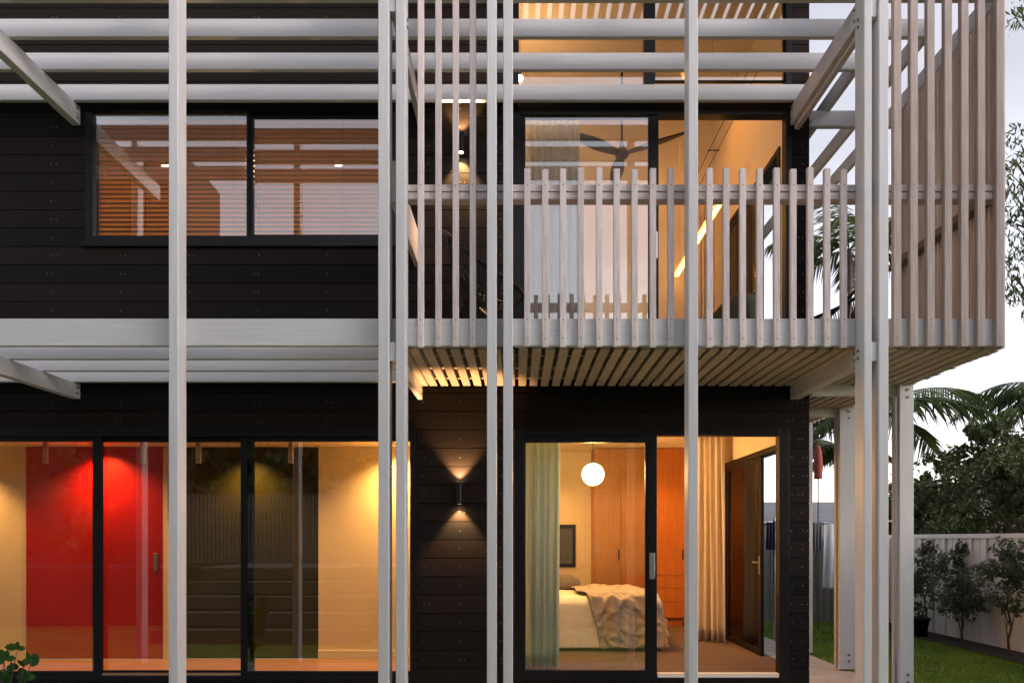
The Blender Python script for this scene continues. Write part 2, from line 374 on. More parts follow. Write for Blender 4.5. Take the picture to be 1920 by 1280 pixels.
# ------------------------------------------------------------------ house
XR = 2.77                                   # right corner of the house
ZF, ZU, ZT = -1.28, 1.70, 5.75              # ground-floor level, upper-floor level, top of wall
house = empty('house', (-2, 9, ZL), 'two storey house clad in dark stained boards behind white timber frame', 'house')
OPEN = [  # x0, x1, z0, z1 of the openings in the facade
    (-8.2, X(781,DW), Z(1276,DW), Z(803,DW)),
    (X(964,DW), X(1479,DW), Z(1276,DW), Z(803,DW)),
    (X(160,DW), X(748,DW), Z(460,DW), Z(195,DW)),
    (X(962,DW), X(1484,DW), ZU - .06, 5.45),
]
def boards(mb, zlo, zhi, xlo, xhi, opens, put, gap=.0035):
    zs = set([zlo, zhi]); k = math.ceil((zlo - BOARD0) / PITCH)
    joints = []
    while BOARD0 + k*PITCH < zhi: joints.append(BOARD0 + k*PITCH); k += 1
    zs.update(joints)
    for o in opens: zs.update(z for z in (o[2], o[3]) if zlo < z < zhi)
    zs = sorted(zs)
    js = [round(j, 6) for j in joints]
    for z0, z1 in zip(zs, zs[1:]):
        if z1 - z0 < .004: continue
        zm = (z0+z1)/2; cuts = sorted((o[0], o[1]) for o in opens if o[2] < zm < o[3]); x = xlo; runs = []
        for a, c in cuts:
            if a > x: runs.append((x, a))
            x = max(x, c)
        if x < xhi: runs.append((x, xhi))
        a0 = gap if round(z0, 6) in js else 0; a1 = gap if round(z1, 6) in js else 0
        for a, c in runs: put(a, c, z0 + a0, z1 - a1)
b = MB()
boards(b, -1.62, ZT, -8.2, XR, OPEN, lambda a, c, z0, z1: b.box(a, c, DW, DW + .02, z0, z1))
# side wall boards (face at x = XR)
DS = (6.92, 8.75)                           # side sliding doors
SOPEN = [(DS[0], DS[1], ZF - .05, .97), (DS[0], DS[1], ZU - .05, 3.98)]
boards(b, -1.62, ZT, DW + .0205, 12.0, SOPEN, lambda a, c, z0, z1: b.box(XR - .02, XR - .0005, a, c, z0, z1))
b.mi = 1
def screw_y(x, z, r=.0050): b.tube([(x, DW - .0016, z), (x, DW + .002, z)], r, 6)
kz = [BOARD0 + (k + .5) * PITCH for k in range(-3, 42)]
for px in (-33, 97, 226, 355, 485, 612, 795, 862, 939, 1485, 1505):
    for z in kz:
        x = X(px, DW)
        if z < -1.6 or z > ZT - .05 or any(o[0]-.02 < x < o[1]+.02 and o[2]-.03 < z < o[3]+.03 for o in OPEN): continue
        dx = .0 if rng.random() < .7 else rng.choice((-.04, .045))
        screw_y(x + rng.uniform(-.006,.006), z + rng.uniform(-.006,.006))
        if dx: screw_y(x + dx, z - .002)
b.build('wall', [M['clad'], M['screw']], house)
# the wall's core behind the boards, with the same openings
b = MB()
def core(a, c, z0, z1): b.box(a, c, DW + .0205, DW + .10, z0, z1)
def cells(opens, xlo, xhi, zlo, zhi, put):
    zs = sorted(set([zlo, zhi] + [z for o in opens for z in (o[2], o[3]) if zlo < z < zhi]))
    for z0, z1 in zip(zs, zs[1:]):
        zm = (z0+z1)/2; x = xlo
        for a, c in sorted((o[0], o[1]) for o in opens if o[2] < zm < o[3]):
            if a > x: put(x, a, z0, z1)
            x = max(x, c)
        if x < xhi: put(x, xhi, z0, z1)
cells(OPEN, -8.2, XR - .021, -1.6, ZT - .01, core)
cells(SOPEN, DW + .1005, 12.0, -1.6, ZT - .01, lambda a, c, z0, z1: b.box(XR - .10, XR - .021, a, c, z0, z1))
b.box(XR - .02, XR - .0045, DW + .0045, DW + .0995, -1.6, ZT - .01)
b.build('wall_core', M['dark'], house)
b = MB(); b.box(-8.6, XR + .35, DW - .25, 12.4, ZT, ZT + .14); b.build('roof', M['black'], house, bevel=.01)
bx('foundation', M['dark'], house, -8.2, XR - .03, DW + .03, 12, ZL - .2, -1.61, 0)

can = empty('canopy', (1.3, 5.2, ZT - .1), 'slatted timber canopy high above the balcony', 'canopy')
bx('lining', M['brickdark'], can, -1.3, 3.9, 4.65, 5.52, ZT - .06, ZT - .002, .004)
x = -1.3; mb = MB()
while x < 3.85: mb.cbox(x, x + .075, 5.525, 6.24, ZT - .055, ZT - .005, .003); x += .128
mb.build('slats', M['brickdark'], can)

# -- rooms
IN = DW + .10
def room(parts):
    for name, m, args in parts: bx(name, m, house, *args, bevel=0)
XB0, XI = -0.90, XR - .101                  # partition, inner face of side wall
DBK = 10.45                                 # back wall of bedroom
ZCB, ZCC = 1.335, 0.985                     # bedroom ceiling, corridor ceiling
ZCU = 5.60                                  # upper living ceiling
DLV = 9.25                                  # back wall of the upper room
room([
    ('bedroom_floor', M['carpet'], (XB0, XI + .09, DW + .02, DBK, ZF - .12, ZF)),
    ('bedroom_ceiling', M['ceil'], (XB0, XI, IN, DBK, ZCB, ZCB + .05)),
    ('bedroom_back_wall', M['plaster'], (XB0, XI, DBK, DBK + .1, ZF, ZCB)),
    ('bedroom_partition', M['plaster'], (XB0 - .1, XB0, IN, DBK + .1, ZF, ZCB)),
    ('corridor_floor', M['floor'], (-8.2, XB0 - .101, DW + .02, 8.0, ZF - .12, ZF)),
    ('corridor_ceiling', M['ceil'], (-8.2, XB0 - .101, IN, 8.0, ZCC, ZCC + .05)),
    ('corridor_wall', M['plaster'], (X(597,7.3), XB0 - .101, 7.30, 7.40, ZF, ZCC)),
    ('corridor_wall', M['plaster'], (-8.2, X(50,7.3), 7.30, 7.40, ZF, ZCC)),
    ('corridor_end_wall', M['plaster'], (-8.25, -8.2, IN, 8.0, ZF, ZCC)),
    ('upper_floor', M['floor'], (-8.2, XI + .09, IN, 12.0, ZU - .2, ZU)),
    ('upper_ceiling', M['white_wall'], (-0.95, XI, IN, DLV, ZCU, ZCU + .05)),
    ('upper_back_wall', M['white_wall'], (-0.95, XI, DLV, DLV + .1, ZU, ZCU)),
    ('upper_partition', M['white_wall'], (-1.05, -0.95, IN, DLV + .1, ZU, ZCU)),
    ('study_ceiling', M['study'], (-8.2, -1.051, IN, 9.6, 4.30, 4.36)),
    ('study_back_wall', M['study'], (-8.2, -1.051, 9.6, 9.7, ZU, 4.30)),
])
mb = MB()
cells([(q[0], q[1], q[2], q[3]) for q in OPEN], XB0 + .001, XI - .001, ZF + .001, ZCB - .001, lambda a, c, z0, z1: mb.box(a, c, IN + .0005, IN + .012, z0, z1))
cells(SOPEN, IN + .013, DBK - .001, ZF + .001, ZCB - .001, lambda a, c, z0, z1: mb.box(XI - .012, XI - .0005, a, c, z0, z1))
mb.build('bedroom_lining', M['plaster'], house)
mb = MB()
cells(OPEN, -.949, XI - .001, ZU + .001, ZCU - .001, lambda a, c, z0, z1: mb.box(a, c, IN + .0005, IN + .012, z0, z1))
cells(SOPEN, IN + .013, DLV - .001, ZU + .001, ZCU - .001, lambda a, c, z0, z1: mb.box(XI - .012, XI - .0005, a, c, z0, z1))
mb.build('upper_lining', M['white_wall'], house)
# skirtings
for a, c in ((X(597,7.3), XB0 - .102), (-8.2, X(50,7.3))):
    bx('skirting', M['skirt'], house, a, c, 7.283, 7.299, ZF, ZF + .095, .002)
bx('skirting', M['skirt'], house, X(1273,10.4) + .01, XI, DBK - .016, DBK - .001, ZF, ZF + .10, .002)
# red sliding panels and the olive panel of the corridor
rp = bx('sliding_panel', M['red'], house, X(50,7.3) + .002, X(309,7.3), 7.285, 7.33, ZF + .004, ZCC - .002, .003, label='large red lacquered sliding panel')
bx('recessed_pull', M['screw'], rp, X(290,7.3), X(297,7.3), 7.279, 7.286, Z(1070,7.3), Z(1037,7.3), .001)
bx('door_jamb', M['skirt'], house, X(309,7.3) + .002, X(318,7.3), 7.26, 7.34, ZF, ZCC - .002, .002)
bx('sliding_panel', M['olive'], house, X(318,7.3) + .002, X(597,7.3) - .002, 7.31, 7.35, ZF + .004, ZCC - .002, .003, label='dark olive glossy panel')

# -- windows and doors
def frame_rect(mb, x0, x1, z0, z1, y0, y1, w, wt=None, wb=None):
    wt = wt or w; wb = wb or w
    mb.box(x0, x0 + w, y0, y1, z0, z1); mb.box(x1 - w, x1, y0, y1, z0, z1)
    mb.box(x0 + w, x1 - w, y0, y1, z1 - wt, z1); mb.box(x0 + w, x1 - w, y0, y1, z0, z0 + wb)
def unit(name, o, y0=DW - .012, y1=DW + .09, w=.05, wt=None, wb=None, label=None):
    root = empty(name, ((o[0]+o[1])/2, DW, o[2]), parent=house)
    if label: root['label'] = label
    mb = MB(); frame_rect(mb, o[0] + .001, o[1] - .001, o[2] + .001, o[3] - .001, y0, y1, w, wt, wb)
    mb.build('frame', M['black'], root, bevel=.002)
    return root
def sash(root, x0, x1, z0, z1, y, ws, wt=None, wb=None, t=.035, name='sash', pane=True, gm='glass'):
    mb = MB(); frame_rect(mb, x0, x1, z0, z1, y, y + t, ws, wt, wb)
    mb.build(name, M['black'], root, bevel=.002)
    if pane:
        MB().box(x0 + ws, x1 - ws, y + t/2 - .003, y + t/2 + .003, z0 + (wb or ws), z1 - (wt or ws)).build('pane', M[gm], root)
# corridor sliding doors: three leaves and more to the left
o = OPEN[0]
dA = unit('sliding_door', o, w=.06, wt=Z(803,DW)-Z(818,DW), wb=.05, label='wide black framed glazed sliding doors of the corridor')
zl, zh = Z(1272,DW), Z(818,DW)
px = [-560, -230, 178, 461, 770]
for i, (a, c) in enumerate(zip(px, px[1:])):
    sash(dA, X(a,DW) - .055, X(c,DW) + .055, zl, zh, DW + (.010 if i % 2 else .048), .075 if i < 3 else .055, .045, .07)
# small timber brackets that hang behind the glass under the door head
for px in (85, 268, 372, 545):
    mb = MB(); mb.cbox(X(px-4.5,6.72), X(px+4.5,6.72), 6.71, 6.735, Z(868,6.72), ZCC - .001, .003); mb.mi = 1
    mb.tube([(X(px,6.72), 6.711, Z(861,6.72)), (X(px,6.72), 6.707, Z(861,6.72))], .008, 8)
    mb.build('hanging_bracket', [M['soffit'], M['screw']], house)
# bedroom sliding door: one leaf, the other half open
o = OPEN[1]
dB = unit('sliding_door', o, w=X(1479,DW)-X(1461,DW), wt=Z(803,DW)-Z(816,DW), wb=.035, label='bedroom sliding door standing half open')
sash(dB, X(968,DW), X(1232,DW), Z(1270,DW), Z(816,DW), DW + .004, X(985,DW)-X(968,DW), Z(816,DW)-Z(829,DW), .07)
MB().box(X(1217.5,DW), X(1228,DW), DW - .004, DW + .006, Z(1085,DW), Z(1036,DW)).build('handle', M['steel'], dB, bevel=.002)
MB().box(X(1210,DW), X(1217,DW), DW + .01, DW + .03, Z(1257,DW), Z(829,DW)).build('stile', M['black'], dB)
bx('threshold', M['skirt'], dB, X(1233,DW), X(1460,DW), DW - .008, DW + .05, Z(1271,DW), ZF + .004, .002)
# study window
o = OPEN[2]
wC = unit('window', o, w=X(175,DW)-X(160,DW), wt=Z(195,DW)-Z(209,DW), wb=Z(440,DW)-Z(456,DW), label='wide upper window with timber blinds')
bx('sill', M['black'], wC, o[0] - .02, o[1] + .02, DW - .035, DW - .0125, o[2] - .02, o[2] + .022, .003)
sash(wC, X(165,DW), X(466,DW), Z(446,DW), Z(204,DW), DW - .0005, .02, gm='glass_upper')
sash(wC, X(464,DW), X(744,DW), Z(446,DW), Z(208,DW), DW + .028, .045, gm='glass_upper')
# upper balcony door with glazing above
o = OPEN[3]
dD = unit('sliding_door', o, w=.055, wt=.06, wb=.05, label='upper sliding door with high glazing above, half open')
zt0, zt1 = Z(216,DW), Z(190,DW)
bx('transom', M['black'], dD, o[0] + .057, o[1] - .057, DW - .011, DW + .085, zt0, zt1, .002)
sash(dD, X(966,DW), X(1235,DW), ZU - .01, Z(198,DW), DW + .0, X(1235,DW)-X(1210,DW) - .03, .05, .07, gm='glass_upper')
MB().box(X(1229,DW), X(1233,DW), DW - .012, DW - .001, Z(485,DW), Z(435,DW)).build('handle', M['steel'], dD, bevel=.001)
bx('mullion', M['black'], dD, X(1208,DW), X(1227,DW), DW - .009, DW + .08, zt1 + .001, o[3] - .062, .002)
sash(dD, X(1227,DW) + .001, o[1] - .057, Z(150,DW), o[3] - .063, DW + .02, .012, name='highlight_sash', gm='glass_upper')
MB().box(o[0] + .057, X(1208,DW) - .001, DW + .035, DW + .041, zt1 + .001, o[3] - .062).build('pane', M['glass_upper'], dD)
# side sliding doors (in the wall at the right, seen through the rooms)
def side_unit(z0, z1, label, leaf):
    root = empty('side_door', (XR, sum(DS)/2, z0), parent=house); root['label'] = label
    mb = MB(); y0, y1, w = DS[0] + .001, DS[1] - .001, .05; xa, xb = XR - .13, XR - .004
    mb.box(xa, xb, y0, y0 + w, z0, z1); mb.box(xa, xb, y1 - w, y1, z0, z1); mb.box(xa, xb, y0 + w, y1 - w, z1 - .06, z1); mb.box(xa, xb, y0 + w, y1 - w, z0, z0 + .04)
    mb.build('frame', M['black'], root, bevel=.002)
    for a, c, x in leaf:
        mb = MB(); w = .075; zb, zc = z0 + .04, z1 - .06
        mb.box(x, x + .035, a, a + w, zb, zc); mb.box(x, x + .035, c - w, c, zb, zc); mb.box(x, x + .035, a + w, c - w, zc - .05, zc); mb.box(x, x + .035, a + w, c - w, zb, zb + .07)
        mb.build('sash', M['black'], root, bevel=.002)
        MB().box(x + .015, x + .02, a + w, c - w, zb + .07, zc - .05).build('pane', M['glass_clear'], root)
        mb = MB(); zz = zb + 1.0
        mb.box(x - .008, x, a + .022, a + .05, zz - .10, zz + .10); mb.cyl((x - .008, a + .036, zz + .03), (x - .05, a + .036, zz + .03), .008, 8)
        mb.cyl((x - .045, a + .036, zz + .03), (x - .045, a + .13, zz + .03), .009, 8)
        mb.build('handle', M['steel'], root)
    return root
side_unit(ZF - .045, .968, 'ground floor side sliding door partly open', [(7.46, 8.69, XR - .12)])
side_unit(ZU - .045, 3.978, 'upper side sliding door', [(7.46, 8.69, XR - .12)])

# ------------------------------------------------------------------ pergola: white posts, beams and joists
DP0, DP1 = 5.07, 5.20                       # front and back of the posts
BD = [5.2, 5.2*362/337, 5.2*362/315, 5.2*362/294.5]   # the four beams from the front
perg = empty('pergola', (-2.5, 5.2, ZL), 'white painted timber frame of tall posts and horizontal beams across the facade', 'pergola')
def bolts(mb, axis, pts, r=.011, t=.008):
    for p in pts:
        q = list(p); q[axis] += t if axis != 1 else -t
        if axis == 0: q[0] = p[0] - t
        mb.tube([p, q], r, 8)
ZB = Z(650, 5.165)
def post(x0, x1, y0=DP0, y1=DP1, z0=-1.46, z1=4.75, bolt=()):
    mb = MB(); mb.cbox(x0, x1, y0, y1, z0, z1, .005); mb.mi = 1
    for py in bolt:
        zz = Z(py, DP0); xx = x0 if x0 > 0 else x1; q = -.008 if x0 > 0 else .008
        mb.tube([(xx, DP1 - .045, zz), (xx + q, DP1 - .045, zz)], .012, 8)
    return mb.build('post', [M['paint'], M['screw']], perg)
for a, c in ((316,334), (709,729.5), (913,931), (943.5,961.5), (1291,1309)):
    post(X(a,DP0), X(c,DP0))
PCA, PCB = (X(1620,DP0), X(1635,DP0)), (X(1648,DP0), X(1666.5,DP0))
post(X(742,DP0), X(760,DP0), bolt=(22,36))
post(*PCA, y1=DP1 + .01, bolt=(22,36,652,666)); post(*PCB, y1=DP1 + .01)
for px in (-150,): post(X(px,DP0), X(px+18,DP0))
# lower beams, left of the balcony
T = .042
zf0, zf1 = Z(648,5.2), Z(597,5.2)
XL = -7.5; XJ = -.96                        # left end, joist beside the balcony
bx('beam', M['paint_x'], perg, XL, X(741,DP0), BD[0] + .001, BD[0] + T, zf0, zf1, .004)
for d in BD[1:]:
    bx('beam', M['paint_x'], perg, XL, XJ - .04, d, d + T, zf0, zf0 + .16, .004)
# upper beams, running right to where they meet the side beams
zu0 = Z(69, BD[1]); zu1 = Z(35, BD[1])
SX = [3.665, 3.34, 2.955]                   # side beams
for i, d in enumerate(BD):
    xe = SX[i] if i < 3 else XR - .06
    bx('beam', M['paint_x'], perg, XL, xe + (T if i < 3 else 0), d, d + T, zu0 if i else zu0, zu1, .004)
for i, x in enumerate(SX):
    bx('beam', M['paint_y'], perg, x, x + T, BD[i] + T + .001, 9.6, zu0, zu1, .004)
# joists under the beams, running from post to wall
def joist(x0, x1, z0, z1, y0=DP0 + .02, y1=DW - .002):
    mb = MB(); mb.cbox(x0, x1, y0, y1, z0, z1, .004); mb.mi = 1
    for zz in (z0 + .045, z1 - .045):
        mb.tube([(x1, y1 - .05, zz), (x1 + .007, y1 - .05, zz)], .011, 8)
        mb.tube([(x0, y1 - .05, zz), (x0 - .007, y1 - .05, zz)], .011, 8)
        mb.tube([(x0, DP1 + .05, zz), (x0 - .007, DP1 + .05, zz)], .011, 8)
    mb.build('joist', [M['paint_y'], M['screw']], perg)
JZL, JZU = (1.325, zf0 - .0015), (3.93, zu0 - .0015)
xa, xb = X(129,6.45), X(145,6.45)
joist(xa, xb, *JZU); joist(xa, xb, JZL[0] + .005, zf0 - .001)
xa, xb = X(729.5,DP0) + .002, X(742,DP0) - .002
joist(xa, xb, *JZU); joist(xa, xb, *JZL)
joist(PCA[1] + .002, PCB[0] - .002, JZU[0] - .04, JZU[1]); joist(PCA[1] + .002, PCB[0] - .002, 1.325, zf0 - .0015)
joist(PCA[0] + .02, PCA[1] + .001, JZU[0], JZU[1], DP1 + .012); joist(PCA[0] + .02, PCA[1] + .001, 1.325, zf0 - .0015, DP1 + .012)
# cross beam from the house corner to the side beams (bolted to the corner)
mb = MB(); mb.cbox(XR + .002, 3.66, 6.56, 6.61, Z(237,6.56), Z(207,6.56), .004); mb.mi = 1
for zz in (Z(229,6.56), Z(214,6.56)): mb.tube([(XR + .035, 6.56, zz), (XR + .035, 6.552, zz)], .012, 8)
mb.build('beam', [M['paint_x'], M['screw']], perg)

# ------------------------------------------------------------------ balcony: deck, fascia, slatted balustrade and screens, slatted soffit
XO = 3.71                                   # outer face at the right side
DE = 6.62                                   # back end of the side screen
bal = empty('balcony', (1.4, 5.8, ZB), 'balcony with limewashed vertical slat balustrade wrapping round the house corner', 'balcony')
XBL = X(741, DP0)
bx('fascia', M['paint_x'], bal, XBL + .002, XO - .036, 5.2, 5.245, zf0, zf1, .004)
bx('fascia', M['paint_y'], bal, XO - .081, XO - .036, 5.246, 9.6, zf0, zf1, .004)
mb = MB()
k = 0; y = 5.25
while y < 6.44: mb.box(XBL + .02, XO - .09, y, y + .086, 1.652, 1.677); y += .091
y = 6.52
while y < 9.5: mb.box(XR + .004, XO - .09, y, y + .086, 1.652, 1.677); y += .091
mb.build('deck_boards', M['soffit'], bal)
for y in (5.52, 5.92, 6.30): bx('deck_joist', M['soffit'], bal, XBL + .02, XO - .09, y, y + .045, ZB + .032, 1.65, 0)
bx('deck_lining', M['dark'], bal, XBL + .02, XO - .09, 5.25, 6.47, 1.625, 1.650, 0)
SW, ST = 11.6 * 5.165 / F, .035             # slat width and thickness
def jz(a): return rng.uniform(-a, a)
zs3 = (Z(347,5.165), Z(599,5.165), Z(634,5.165))
def slat(x0, z0, z1, m='lime', y=5.165, w=SW, t=ST):
    mb = MB(); mb.cbox(x0, x0 + w, y, y + t - .001, z0, z1, .003); mb.mi = 1; x = x0 + w/2
    for z in zs3:
        z += jz(.003); mb.tube([(x, y - .002, z), (x, y + .004, z)], .0058, 7)
    return mb.build('slat', [M[m], M['screw']], bal)
for px in (783, 816, 848.5, 880.7): slat(X(px,5.165), ZB + jz(.004), 4.60)
for pr in (994.5,1028,1061.5,1095,1129.5,1162.5,1196,1230.5,1264,1337,1368,1399,1431,1463,1494,1526,1557.5,1589):
    slat(X(pr,5.165) - SW, ZB + jz(.005), Z(315,5.165) + jz(.010))
for pr in (1689,1720,1751.5,1784,1815,1846,1881): slat(X(pr,5.165) - SW*1.22, ZB + jz(.004), 4.60, 'raw', 5.155, SW*1.22, .044)
# rails behind the slats
r0, r1 = Z(358.5,5.2), Z(346,5.2)
bx('rail', M['lime_x'], bal, XBL + .002, XO - .036, 5.2, 5.232, r0, r1, .003)
q0, q1 = Z(374,5.21), Z(361,5.21)
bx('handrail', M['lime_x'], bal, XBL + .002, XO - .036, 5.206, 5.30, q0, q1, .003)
bx('handrail', M['rail_shaded'], bal, XO - .13, XO - .037, 5.301, DE, q0, q1, .003)
bx('rail', M['rail_shaded'], bal, XO - .068, XO - .036, 5.301, DE, r0, r1, .003)
# side screen, slats along the outer side
y = 5.20
while y < DE - .02:
    bx('slat', M['tan'], bal, XO - .035, XO, y, y + SW + .012, ZB + jz(.006) - .004, zu1 - .02, .003); y += .072
y0 = y
mb = MB(); y = y0 + .08
while y < 9.6:
    mb.box(XO - .035, XO, y, y + SW, ZB - .004, zf1 + .02); y += .128
mb.build('fascia_slats', M['lime'], bal)
# side end rail board by the left joist
bx('end_board', M['lime'], bal, -.985, -.945, 5.245, DW - .003, 2.585, 2.905, .004)
bx('soffit_slat', M['soffit'], bal, -.911, -.857, 5.247, DW - .02, ZB - .002, ZB + .022, .002)
# soffit slats, running from front to wall
pitch = 26.1 * 5.165 / F; x = X(765, 5.2); k = 0
while x < XO - .1:
    w = .071
    y1 = DW - .02 if x < XR - .02 else 9.5
    if not (PCA[0] - w < x < PCB[1]) or True:
        bx('soffit_slat', M['soffit'], bal, x, x + w, 5.247, y1, ZB - .002 + jz(.002), ZB + .022, .002)
    x += pitch; k += 1
# posts that carry the side of the balcony
def side_post(y0, xin, zb=ZP + .02, zt=zf0 - .012):
    mb = MB(); mb.cbox(xin, XO - .002, y0, y0 + .045, zb, zt, .004); mb.mi = 1
    for zz in (zt - .06, zt - .13, zb + .16, zb + .09):
        xx = (xin + XO) / 2 + .01; mb.tube([(xx, y0, zz), (xx, y0 - .009, zz)], .013, 10)
    p = mb.build('side_post', [M['paint'], M['screw']], bal)
    q = bx('side_post', M['paint'], bal, xin + .004, XO - .006, y0 + .10, y0 + .145, zb, zt, .004)
    MB().box(xin + .03, XO - .04, y0 + .055, y0 + .09, ZL - .05, zb + .3).build('post_foot', M['screw'], p)
side_post(6.40, 3.573); side_post(7.50, 3.53); side_post(8.60, 3.53)
for y in (6.50, 7.60, 8.70): bx('cross_beam', M['paint_x'], bal, XR + .003, XO - .085, y - .05, y - .004, zf0 - .12, zf0 - .016, .004)

# ------------------------------------------------------------------ lamps
def wall_lamp(x, z, label, e_up, e_dn):
    y = DW - .062
    t = empty('wall_lamp', (x, DW, z - .1), label, 'wall lamp', 'up and down lamps on the dark wall')
    mb = MB(); mb.smooth = False
    n = 20; r = .026
    for zz0, zz1 in ((z - .095, z + .095),):
        ro = [[(x + r*math.cos(2*math.pi*k/n), y + r*math.sin(2*math.pi*k/n), q) for k in range(n)] for q in (zz0, zz1)]
        ri = [[(x + (r-.003)*math.cos(2*math.pi*k/n), y + (r-.003)*math.sin(2*math.pi*k/n), q) for k in range(n)] for q in (zz1, zz1 - .014, )]
        mb.ring_tube(ro, cap=False); mb.ring_tube([ro[1]] + ri, cap=False)
        lo = [[(x + (r-.003)*math.cos(2*math.pi*k/n), y + (r-.003)*math.sin(2*math.pi*k/n), q) for k in range(n)] for q in (zz0 + .014, zz0)]
        mb.ring_tube(lo + [ro[0]], cap=False)
    mb.build('body', M['black'], t)
    MB().box(x - .022, x + .022, y + .02, DW - .0015, z - .04, z + .04).build('bracket', M['black'], t, bevel=.002)
    for s in (1, -1):
        MB().cyl((x, y, z + s*.082), (x, y, z + s*.0825), r - .0045, 16).build('lens', M['bulb'], t)
        lamp_light('beam_light', 'SPOT', (x, y, z + s*.09), e_up if s > 0 else e_dn, (1, .55, .22), t, .012, 84, .6, (0, .06, s))
    return t
wall_lamp(X(861,6.44), Z(926,6.44), 'black cylinder lamp on lower wall throwing light up and down', 34, 26)
wall_lamp(X(865,6.44), Z(268,6.44), 'black cylinder lamp on upper wall behind the tall balcony slats', 26, 26)

def downlight(x, y, zc, label, energy, spot=95, blend=.5, aim=(0,0,-1), size=.04, rad=.045, tint=WARM, lens=True):
    t = empty('downlight', (x, y, zc - .01), label, 'downlight', 'recessed ceiling downlights')
    mb = MB(); n = 20
    mb.ring_tube([[(x + q*math.cos(2*math.pi*k/n), y + q*math.sin(2*math.pi*k/n), zz) for k in range(n)] for q, zz in ((rad+.012, zc-.001), (rad+.012, zc-.008), (rad, zc-.008), (rad, zc-.001))], cap=False)
    mb.build('trim_ring', M['skirt'], t)
    if lens: MB().cyl((x, y, zc - .0045), (x, y, zc - .003), rad - .001, 18).build('lens', M['bulb'], t)
    lamp_light('light', 'SPOT', (x, y, zc - .02), energy, tint, t, size, spot, blend, aim)
    return t
C1 = 'ceiling downlight washing the %s in the ground floor corridor'
downlight(X(176,7.08), 7.07, ZCC, C1 % 'red panel', 46, 135, 1.0, (0,.05,-1), lens=False)
downlight(X(-120,7.1), 7.0, ZCC, C1 % 'far left cream wall', 50, 120, .6, (0,.1,-1), lens=False)
downlight(X(455,7.1), 7.06, ZCC, C1 % 'dark olive panel', 52, 120, 1.0, (0,.05,-1), lens=False)
downlight(X(742,7.1), 7.04, ZCC, C1 % 'cream wall beside the white double post', 58, 130, 1.0, (0,.12,-1), lens=False)
C2 = 'small bright ceiling downlight behind the %s timber blind'
downlight(X(308,7.83), 7.83, 4.30, C2 % 'left', 250, 150, .8, tint=(1,.60,.25))
downlight(X(634,7.83), 7.83, 4.30, C2 % 'right', 115, 150, .8, tint=(1,.60,.25))
downlight(X(-60,7.83), 7.83, 4.30, 'ceiling downlight of the study near its left end', 60, 150, .8)
downlight(2.0, 8.2, ZCU, 'added unseen downlight in the high ceiling of the upper room above the fan', 10, 150, .8, rad=.06, tint=(1,.36,.06), lens=False)  # hidden source added to brighten the upper room
bx_, by_ = X(975,7.3), 7.3; bz_ = Z(147,7.3)
pb = empty('pendant_lamp', (bx_, by_, bz_ - .05), 'small bare bulb shining between two white beams above the upper door', 'pendant lamp')
mb = MB(); mb.smooth = True; mb.sphere((bx_, by_, bz_), .032, 16, 10); mb.build('bulb', M['bulb'], pb)
MB().cyl((bx_, by_, bz_ + .03), (bx_, by_, bz_ + .09), .016, 10).build('holder', M['black_cord'], pb)
MB().cyl((bx_, by_, bz_ + .085), (bx_, by_, ZCU), .003, 6).build('cord', M['black_cord'], pb)
lamp_light('bulb_light', 'POINT', (bx_, by_ + .06, bz_ - .02), 9, (1,.47,.16), pb, .03)
ll = empty('linear_lamp', (2.13, 8.2, 3.5), 'thin glowing linear lamp along the right of the upper room', 'linear lamp')
MB().cbox(2.10, 2.16, 7.2, 9.2, 3.545, 3.565, .002).build('channel', M['steel'], ll)
MB().box(2.105, 2.155, 7.21, 9.19, 3.53, 3.544).build('diffuser', M['strip'], ll)
MB().box(2.105, 2.155, 7.21, 9.19, 3.566, 3.58).build('diffuser', M['strip'], ll)  # upward glow added to brighten the ceiling and right wall
for yy in (7.5, 9.0): MB().cyl((2.13, yy, 3.58), (2.13, yy, ZCU), .003, 6).build('wire', M['steel'], ll)
# bedroom globe pendant
gx, gy, gz = X(1112,8.0), 8.0, Z(889,8.0)
pn = empty('pendant_lamp', (gx, gy, gz - .13), 'glowing white globe pendant lamp hanging in the bedroom', 'pendant lamp')
mb = MB(); mb.smooth = True; mb.sphere((gx, gy, gz), .127); mb.build('globe', M['globe'], pn)
MB().cyl((gx, gy, gz + .122), (gx, gy, gz + .165), .02, 12).build('cap', M['black_cord'], pn)
MB().cyl((gx, gy, gz + .16), (gx, gy, ZCB), .004, 6).build('cord', M['black_cord'], pn)
downlight(1.9, 9.3, ZCB, 'added unseen ceiling downlight in front of the orange wardrobe', 20, 120, .7, lens=False)  # added fill light for the wardrobe end of the room
downlight(.35, 9.6, ZCB, 'added unseen ceiling downlight over the head of the bed', 30, 130, .7, lens=False)  # added fill light for the back of the bedroom
downlight(.75, 7.3, ZCB, 'added unseen ceiling downlight between the bed and the glass door', 34, 130, .7, lens=False)  # added to throw more light on the near side of the bed
